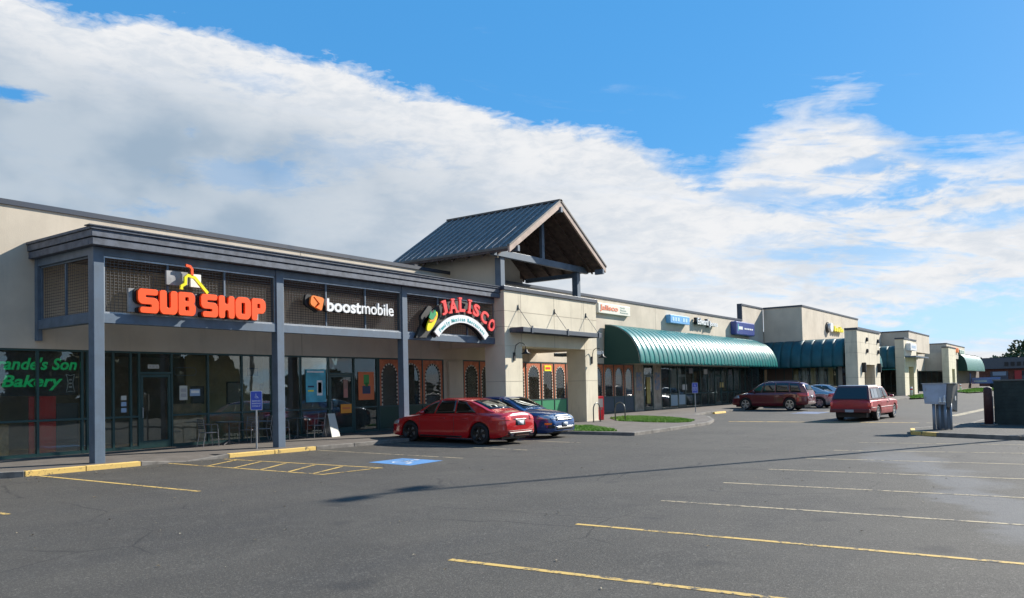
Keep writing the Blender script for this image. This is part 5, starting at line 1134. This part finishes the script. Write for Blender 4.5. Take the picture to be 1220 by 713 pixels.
for sd in (-1, 1):
    c.corner('head_lamp', ((-.42, .66), (.42, .66), (.34, .80), (-.34, .84)) if sd < 0 else ((-.42, .66), (.42, .66), (.34, .84), (-.34, .80)), headl, -1, -sd, off=.008)
    c.corner('turn_lamp', ((-.10, .48), (.14, .48), (.14, .545), (-.10, .545)), amber, -1, -sd, off=.008); c.corner('fog_recess', ((-.05, .36), (.25, .36), (.22, .46), (-.02, .46)) if sd > 0 else ((-.25, .36), (.05, .36), (.02, .46), (-.22, .46)), black, -1, -sd, off=.004)
    c.corner('tail_lamp', ((-.26, .74), (.3, .74), (.3, .86), (-.26, .88)), taill, 1, -sd)
c.place(24.9, 17.95, R(-91), sc_=(1.03, 1.03, 1.03), label='metallic blue four door sedan backed in beside the red sedan, grille outward', cat='car')

# maroon wagon
mr = paint('maroon', (.13, .012, .018), .22, .2)
L = 4.82
wag = Car(dict(name='station_wagon', L=L, W=1.84, wf=1.42, wr=-1.33, rw=.345, tr=1.58, rimcol=(.55, .56, .57), rimname='bright', spokes=5, twin=True, spw=.08, rim=.70, tumble=.15,
      top=[(-L/2, .70), (-L/2+.03, .98), (-L/2+.10, 1.08), (-1.3, 1.10), (.85, 1.10), (1.35, 1.04), (1.85, .94), (2.2, .80), (L/2-.04, .66), (L/2, .50)],
      sh=[(-L/2, .66), (-L/2+.05, .92), (-1.9, 1.0), (0, .97), (.9, .96), (1.5, .92), (1.95, .83), (L/2-.06, .64), (L/2, .48)],
      wd=[(-L/2, .78), (-L/2+.06, .84), (-1.9, .90), (-1.3, .92), (1.3, .92), (1.8, .88), (L/2-.16, .78), (L/2-.03, .68), (L/2, .62)],
      bot=[(-L/2, .40), (-L/2+.12, .33), (0, .26), (1.8, .26), (L/2-.1, .30), (L/2, .34)],
      roof=[(-2.36, 1.02), (-2.22, 1.28), (-2.05, 1.50), (-1.85, 1.575), (-.9, 1.63), (-.1, 1.63), (.35, 1.57), (.75, 1.38), (1.15, 1.16), (1.3, 1.06)],
      cw=[(-2.36, .76), (-1.8, .82), (0, .85), (.8, .84), (1.3, .78)]), mr)
wag.side_windows([(.45, 1.08, .24, .62), (-.42, .38, -.42, .18), (-1.30, -.48, -1.22, -.48), (-2.02, -1.38, -1.80, -1.30)], zb=.05, zt=.09)
wag.screen('windscreen', 1.15, .42); wag.screen('rear_window', -2.30, -2.10, .78); wag.mirrors(.86, 1.06, .84); wag.seams((.98, -.45, -1.32)); wag.handles((.0, -.85), .86)
for sd in (-1, 1):
    wag.corner('tail_lamp', ((-.34, .80), (.26, .80), (.22, 1.02), (-.42, .98)) if sd < 0 else ((-.26, .80), (.34, .80), (.42, .98), (-.22, 1.02)), taill, 1, -sd, off=.01)
    wag.corner('head_lamp', ((-.40, .68), (.4, .68), (.34, .84), (-.34, .84)), headl, -1, -sd, off=.008); wag.side('cladding', ((-.95, .25), (1.0, .25), (1.0, .36), (-.95, .36)), trimb, sd, n=8, k=1, off=.006)
    ob('roof_rail', MB().tube([(.35, sd*.60, 1.585), (.2, sd*.61, 1.66), (-.8, sd*.62, 1.69), (-1.75, sd*.60, 1.645), (-1.9, sd*.59, 1.56)], .022, 6), trimb, wag.root)
wag.rear('number_plate', ((-.16, .72), (.16, .72), (.16, .85), (-.16, .85)), platem, n=2, k=1, off=.012); wag.rear('lower_bumper', ((-.7, .38), (.7, .38), (.7, .50), (-.7, .50)), trimb, n=8, k=1, off=.01)
wag.place(54.1, 17.35, R(88), sc_=(1.07, 1.0, 1.15), label='maroon station wagon with roof rails parked nose in at the teal awning', cat='car')

sv = paint('silver', (.40, .41, .42), .25, .7); sv2 = paint('pale_silver', (.48, .52, .57), .25, .6)
c = sedan('sedan_car', sv, (.5, .5, .52), 'silver2', L=4.85, W=1.82)
c.side_windows([(.40, 1.02, .22, .60), (-.42, .34, -.42, .16), (-1.22, -.48, -.80, -.48)], zb=.055, zt=.075); c.screen('windscreen', 1.10, .48); c.screen('rear_window', -1.62, -.98); c.mirrors(.82, .97, .80); c.seams((.92, -.45))
for sd in (-1, 1): c.corner('tail_lamp', ((-.34, .72), (.34, .72), (.30, .90), (-.34, .92)), taill, 1, -sd, off=.012); c.corner('head_lamp', ((-.26, .58), (.3, .56), (.3, .68), (-.26, .72)), headl, -1, -sd)
c.rear('number_plate', ((-.16, .62), (.16, .62), (.16, .74), (-.16, .74)), platem, n=2, k=1, off=.012)
c.place(59.6, 17.2, R(88), sc_=(1.2, 1.05, 1.12), label='silver grey sedan just right of the maroon wagon', cat='car')
c = sedan('sedan_car', sv2, (.5, .5, .52), 'silver2', L=4.85, W=1.82)
c.side_windows([(.40, 1.02, .22, .60), (-.42, .34, -.42, .16), (-1.22, -.48, -.80, -.48)], zb=.055, zt=.075); c.screen('windscreen', 1.10, .48); c.screen('rear_window', -1.62, -.98); c.mirrors(.82, .97, .80)
for sd in (-1, 1): c.corner('tail_lamp', ((-.3, .72), (.3, .72), (.30, .9), (-.3, .9)), taill, 1, -sd); c.corner('head_lamp', ((-.26, .58), (.3, .56), (.3, .68), (-.26, .72)), headl, -1, -sd)
c.place(64.6, 17.2, R(88), sc_=(1.1, 1.05, 1.12), label='pale silver car between the grey sedan and the red pickup, partly hidden', cat='car')

# red compact pickup with a canopy
rp = mat('truck_red_old', (.36, .010, .016), .42, coat=.25, var=.15, scale=2)
L = 4.9
pk = Car(dict(name='pickup_truck', L=L, W=1.72, wf=1.52, wr=-1.28, rw=.34, tr=1.46, rimcol=(.55, .55, .55), rimname='bright2', spokes=5, spw=.16, rim=.62, crease=.01,
      top=[(-L/2, .80), (-L/2+.02, .98), (-1.2, 1.0), (.85, 1.02), (1.35, 1.0), (1.9, .97), (2.3, .90), (L/2-.03, .80), (L/2, .60)],
      sh=[(-L/2, .78), (-L/2+.04, .94), (0, .95), (1.5, .92), (2.2, .86), (L/2-.05, .76), (L/2, .58)],
      wd=[(-L/2, .79), (-L/2+.05, .82), (-1.3, .86), (1.5, .86), (2.1, .83), (L/2-.1, .78), (L/2, .72)],
      bot=[(-L/2, .50), (-1.8, .44), (-.8, .32), (1.0, .30), (1.8, .34), (L/2, .42)],
      roof=[(-.42, 1.40), (-.38, 1.55), (-.1, 1.60), (.35, 1.59), (.62, 1.48), (.98, 1.20), (1.15, 1.04)],
      cw=[(-.42, .76), (.4, .765), (.8, .75), (1.15, .70)], tumble=.17), rp)
pk.side_windows([(.12, .90, .10, .50), (-.33, .06, -.33, .06)], zb=.04, zt=.09); pk.screen('windscreen', 1.05, .60); pk.mirrors(.78, 1.10, .80); pk.seams((.98, .08), .36); pk.handles((.2,), .86)
cg = mat('canopy_dark_glass', (.012, .016, .018), .12, coat=.5); rp2 = mat('canopy_shell_maroon', (.10, .012, .014), .45, coat=.3); grey_w = mat('canopy_roof_pale', (.42, .43, .45), .45)
P = []
for z, yw, xr2, xf in ((.955, .79, -2.44, -.47), (1.585, .64, -2.02, -.47)): P += [(xr2, -yw, z), (xf, -yw, z), (xf, yw, z), (xr2, yw, z)]
cn = ob('canopy_shell', MB().hexa(P), rp2, pk.root, bevel=.05)
ob('canopy_rear_window', MB().hexa([(-2.425, -.68, 1.02), (-2.425, .68, 1.02), (-2.41, .68, 1.02), (-2.41, -.68, 1.02), (-2.10, -.58, 1.53), (-2.10, .58, 1.53), (-2.08, .58, 1.53), (-2.08, -.58, 1.53)]), cg, pk.root, bevel=.006)
P = []
for z, yw, xr2, xf in ((1.59, .62, -2.0, -.46), (1.625, .58, -1.95, -.5)): P += [(xr2, -yw, z), (xf, -yw, z), (xf, yw, z), (xr2, yw, z)]
ob('canopy_roof', MB().hexa(P), grey_w, pk.root, bevel=.012)
for sd in (-1, 1):
    for k, (xa, xb) in enumerate(((-2.05, -1.62), (-1.58, -1.05), (-1.01, -.55))):
        P = []
        for z, yw in ((1.05, .775), (1.47, .68)):
            xo = .10 if (k == 0 and z > 1.2) else 0; P += [(xa+xo, sd*yw, z), (xb, sd*yw, z), (xb, sd*(yw+.012), z), (xa+xo, sd*(yw+.012), z)]
        ob('canopy_side_window', MB().hexa(P), mat('canopy_pane_grey', (.20, .22, .24), .15, coat=.5) if k < 2 else cg, pk.root)
    pk.corner('tail_lamp', ((-.16, .66), (.12, .66), (.12, .90), (-.16, .90)) if sd < 0 else ((-.12, .66), (.16, .66), (.16, .90), (-.12, .90)), taill, 1, -sd, off=.012)
    pk.corner('head_lamp', ((-.2, .66), (.2, .66), (.2, .80), (-.2, .80)), headl, -1, -sd); pk.side('side_moulding', ((-2.3, .60), (2.2, .60), (2.2, .635), (-2.3, .635)), mat('moulding_pink_grey', (.35, .2, .2), .5), sd, n=30, k=1, off=.008)
ob('rear_bumper', MB().box(-2.56, -2.40, -.80, .80, .40, .56), rp2, pk.root, bevel=.025); pk.rear('tailgate_seam', ((-.72, .60), (.72, .60), (.72, .607), (-.72, .607)), black, n=6, k=1, off=.003)
ob('number_plate', MB().box(-2.575, -2.563, -.17, .17, .42, .54), platem, pk.root)
pk.place(43.35, 9.25, R(-1.5), sc_=(1.2, 1.12, 1.04), label='red compact pickup truck with a dark windowed canopy driving away', cat='pickup truck')

# distant blue flatbed truck
bt = empty('box_truck', (172, 17.2, gz(17.2)+.0), R(95)); tag(bt, 'distant blue truck standing beyond the pale green end awning', 'truck')
bp_ = paint('truck_blue', (.02, .10, .38), .4, .1); bw = mat('truck_white', (.5, .55, .6), .5)
ob('cab', MB().prism([(1.0, .9), (3.0, .9), (3.0, 1.7), (2.7, 2.9), (1.0, 2.9)], -1.1, 1.1), bp_, bt, bevel=.08); ob('hood', MB().box(3.0, 3.9, -1.0, 1.0, .8, 1.7), bp_, bt, bevel=.1); ob('bed', MB().box(-3.6, .9, -1.2, 1.2, .9, 2.0), bp_, bt, bevel=.03)
ob('window', MB().box(1.4, 2.5, -1.12, -1.09, 1.8, 2.6), cg, bt); ob('window', MB().box(1.4, 2.5, 1.09, 1.12, 1.8, 2.6), cg, bt); ob('stripe_panel', MB().box(-1.5, .6, -1.22, 1.22, 1.2, 1.5), bw, bt)
for x in (2.9, -2.4):
    for sd in (-1, 1): ob('wheel', MB().lathe([(0, -.15), (.5, -.15), (.52, 0), (.5, .15), (0, .15)], (x, sd*1.0, .52), 20, 'y'), tyre, bt)

# ================================================================ FAR BUILDING, TREES
fb = empty('far_building'); tag(fb, 'low dark brick and grey metal building closing the view on the right', 'building')
fgr = mat('far_grey_metal', (.085, .095, .11), .6, var=.1, world=True); brk = mat('far_brick', (.14, .055, .04), .85, var=.3, scale=2, world=True)
box('wall', 222, 245, -60, 23, -.6, 3.9, brk, fb); box('fascia', 221, 246, -60.5, 24, 3.9, 6.3, fgr, fb); box('roof', 221.5, 245.5, -60, 23.5, 6.302, 6.5, coping, fb)
for i in range(14): y = 19.5-i*5.6; box('window', 221.8, 222.05, y-3.6, y, 1.0, 3.3, mat('far_window', (.05, .07, .10), .2), fb); box('window_sign', 221.7, 221.798, y-3.2, y-.5, 2.3, 3.2, mat('far_sign', (.22, .30, .40), .5) if i % 2 == 0 else black, fb)
for i in range(8): box('fascia_letter', 220.85, 220.99, 16.5-1.25*i-.8, 16.5-1.25*i, 4.5, 5.4, black, fb)
box('red_panel', 221.6, 221.79, 13.2, 14.6, .2, 3.4, mat('far_red', (.4, .03, .03), .6), fb)

fol = [mat('foliage_%s' % n, c_, .7, var=.5, scale=1.1, col2=c2) for n, c_, c2 in (('dark_green', (.022, .045, .014), (.05, .085, .022)), ('olive', (.05, .065, .018), (.085, .10, .03)), ('autumn', (.12, .075, .02), (.075, .085, .025)))]
bark = mat('bark', (.07, .055, .04), .9, var=.3)
def tree(x, y, z, h, r_, m, label, n=2600, leaf=.16, cone=False, group=None):
    t = empty('tree', (x, y, z)); tag(t, label, 'tree', group); rnd_ = random.Random(int(x*7+y*13))
    tk = MB(); tk.tube([(0, 0, -.2), (rnd_.uniform(-.1, .1), 0, h*.3), (rnd_.uniform(-.3, .3), .1, h*.62), (0, 0, h*.85)], [h*.028, h*.021, h*.013, h*.004], 8)
    cl = []
    for k in range(16 if not cone else 26):
        if cone: zz = h*(.12+.86*k/26); a = rnd_.uniform(0, 6.28); rr = r_*(1.02-zz/h)*rnd_.uniform(.3, .8); cl.append((rr*math.cos(a), rr*math.sin(a), zz, r_*(1.1-zz/h)*.62+.15))
        else:
            a = rnd_.uniform(0, 6.28); u = rnd_.uniform(.1, 1); rr = r_*math.sqrt(u)*.78; zz = h*rnd_.uniform(.36, .9); rr *= math.sqrt(max(.12, 1-((zz-h*.6)/(h*.42))**2)); cl.append((rr*math.cos(a), rr*math.sin(a), zz, r_*rnd_.uniform(.26, .46)))
            if k < 9: tk.tube([(0, 0, h*.3+.03*h*k*.4), (rr*math.cos(a)*.5, rr*math.sin(a)*.5, zz*.8), (rr*math.cos(a)*.9, rr*math.sin(a)*.9, zz)], [h*.011, h*.007, .015], 5)
    ob('trunk', tk, bark, t)
    vs = np.zeros((n*4, 3)); 
    for i in range(n):
        cx_, cy_, cz_, cr = cl[rnd_.randrange(len(cl))]; v = Vector((rnd_.gauss(0, 1), rnd_.gauss(0, 1), rnd_.gauss(0, .8))).normalized()*cr*(rnd_.random()**.35); p_ = Vector((cx_, cy_, cz_))+v
        a = Vector((rnd_.gauss(0, 1), rnd_.gauss(0, 1), rnd_.gauss(0, 1))).normalized(); b = a.orthogonal().normalized(); s_ = leaf*rnd_.uniform(.6, 1.5)
        for j, (q1, q2) in enumerate(((-1, -.6), (1, -.7), (.9, .8), (-.8, .6))): vs[i*4+j] = p_+a*q1*s_+b*q2*s_
    mb = MB(); mb.v = vs.tolist(); mb.f = [(4*i, 4*i+1, 4*i+2, 4*i+3) for i in range(n)]; mb.mi = [0]*n
    ob('crown', mb, m, t, recalc=False); return t
tr_spec = [(300, 13.6, 14.8, 7, 0), (292, 6, 13, 7, 0), (310, 4, 17, 8, 1), (286, 20.2, 10.5, 4.5, 0), (300, 24.5, 9.5, 4, 0), (300, 30.5, 9.4, 4.5, 1), (320, 36, 10.5, 5, 0), (300, -8, 16, 8, 0)]
tl_ = ['tall dark tree rising over the far building at the right edge', 'broad dark tree behind the tall one, off the right edge', 'olive tree beyond the far building, off the right edge', 'small pointed tree above the roof of the far building', 'low round tree above the left part of the far building roof', 'lowest olive tree beside the end awning, beyond the far building', 'low tree hidden behind the end of the shop row', 'broad tree beyond the far building, out of frame on the right']
for (x, y, h, r_, k), lb in zip(tr_spec, tl_): tree(x, y, -1, h, r_, fol[k], lb, 2600, .42)
# the far side of the road, seen only in the shop windows
rr = random.Random(3)
protos = []
for i in range(34):
    x = -30+i*5+rr.uniform(-1.5, 1.5); y = -48+rr.uniform(-7, 5); k = rr.randrange(3); h = rr.uniform(9, 12); lowf = 1 if x < 72 else .52
    if i < 4: t = tree(x, y, -1.1, h, h*.42, fol[k], ['dark green','olive','autumn tinted'][k]+' tree across the lot, behind the viewer', 3600, .40, cone=(i == 2), group='trees across the parking lot'); protos.append(t)
    else:
        t = copy_tree(protos[rr.randrange(4)]); t.location = (x, y, -1.1); t.rotation_euler.z = rr.uniform(0, 6); s_ = rr.uniform(.8, 1.2); t.scale = (s_*(.6+.4*lowf), s_*(.6+.4*lowf), s_*lowf)
hg = box('hedge', -60, 160, -45.5, -44, -1.1, 1.6, mat('hedge_green', (.03, .05, .015), .9, var=.5, scale=3), None); tag(hg, 'long clipped hedge across the parking lot, behind the viewer', 'hedge')
hz = box('far_shop', -10, 30, -62, -52, -1.2, 3.4, mat('far_shop_wall', (.35, .30, .24), .8, var=.2), None); tag(hz, 'low pale building across the lot, behind the viewer', 'building')

# dry leaves and grit blown over the lot
lr = random.Random(5); lm_ = MB()
for i in range(420):
    x, y = lr.uniform(3, 34), lr.uniform(-.5, 19.0)
    if lr.random() < .35: x, y = lr.uniform(7, 26), 19.1-abs(lr.gauss(0, .35))
    a = lr.uniform(0, 6.28); r_ = lr.uniform(.012, .035); z = gz(y)+.012
    lm_.add([(x+r_*math.cos(a), y+r_*math.sin(a), z), (x+.6*r_*math.cos(a+1.6), y+.6*r_*math.sin(a+1.6), z+.012), (x-r_*math.cos(a), y-r_*math.sin(a), z+.004), (x+.6*r_*math.cos(a-1.6), y+.6*r_*math.sin(a-1.6), z+.008)], [(0, 1, 2, 3)])
tag(ob('leaf_litter', lm_, mat('dry_leaf', (.16, .11, .05), .8, var=.5, scale=3, world=True, col2=(.30, .27, .2)), recalc=False), 'scattered small dry leaves and grit on the asphalt', 'leaves', None, 'stuff')
# every Empty stands at the base of its thing
bpy.context.view_layer.update()
for r_ in [o for o in C.objects if o.type == 'EMPTY' and o.parent is None and o.location.length < .31]:
    pts = [c_.matrix_world @ Vector(v) for c_ in r_.children_recursive if c_.type == 'MESH' for v in c_.bound_box]
    if not pts or abs(r_.rotation_euler.z) > .01: continue
    base = Vector(((min(p.x for p in pts)+max(p.x for p in pts))/2, (min(p.y for p in pts)+max(p.y for p in pts))/2, min(p.z for p in pts)))
    d = base-r_.location; r_.location = base
    for c_ in kids(r_): c_.location -= d
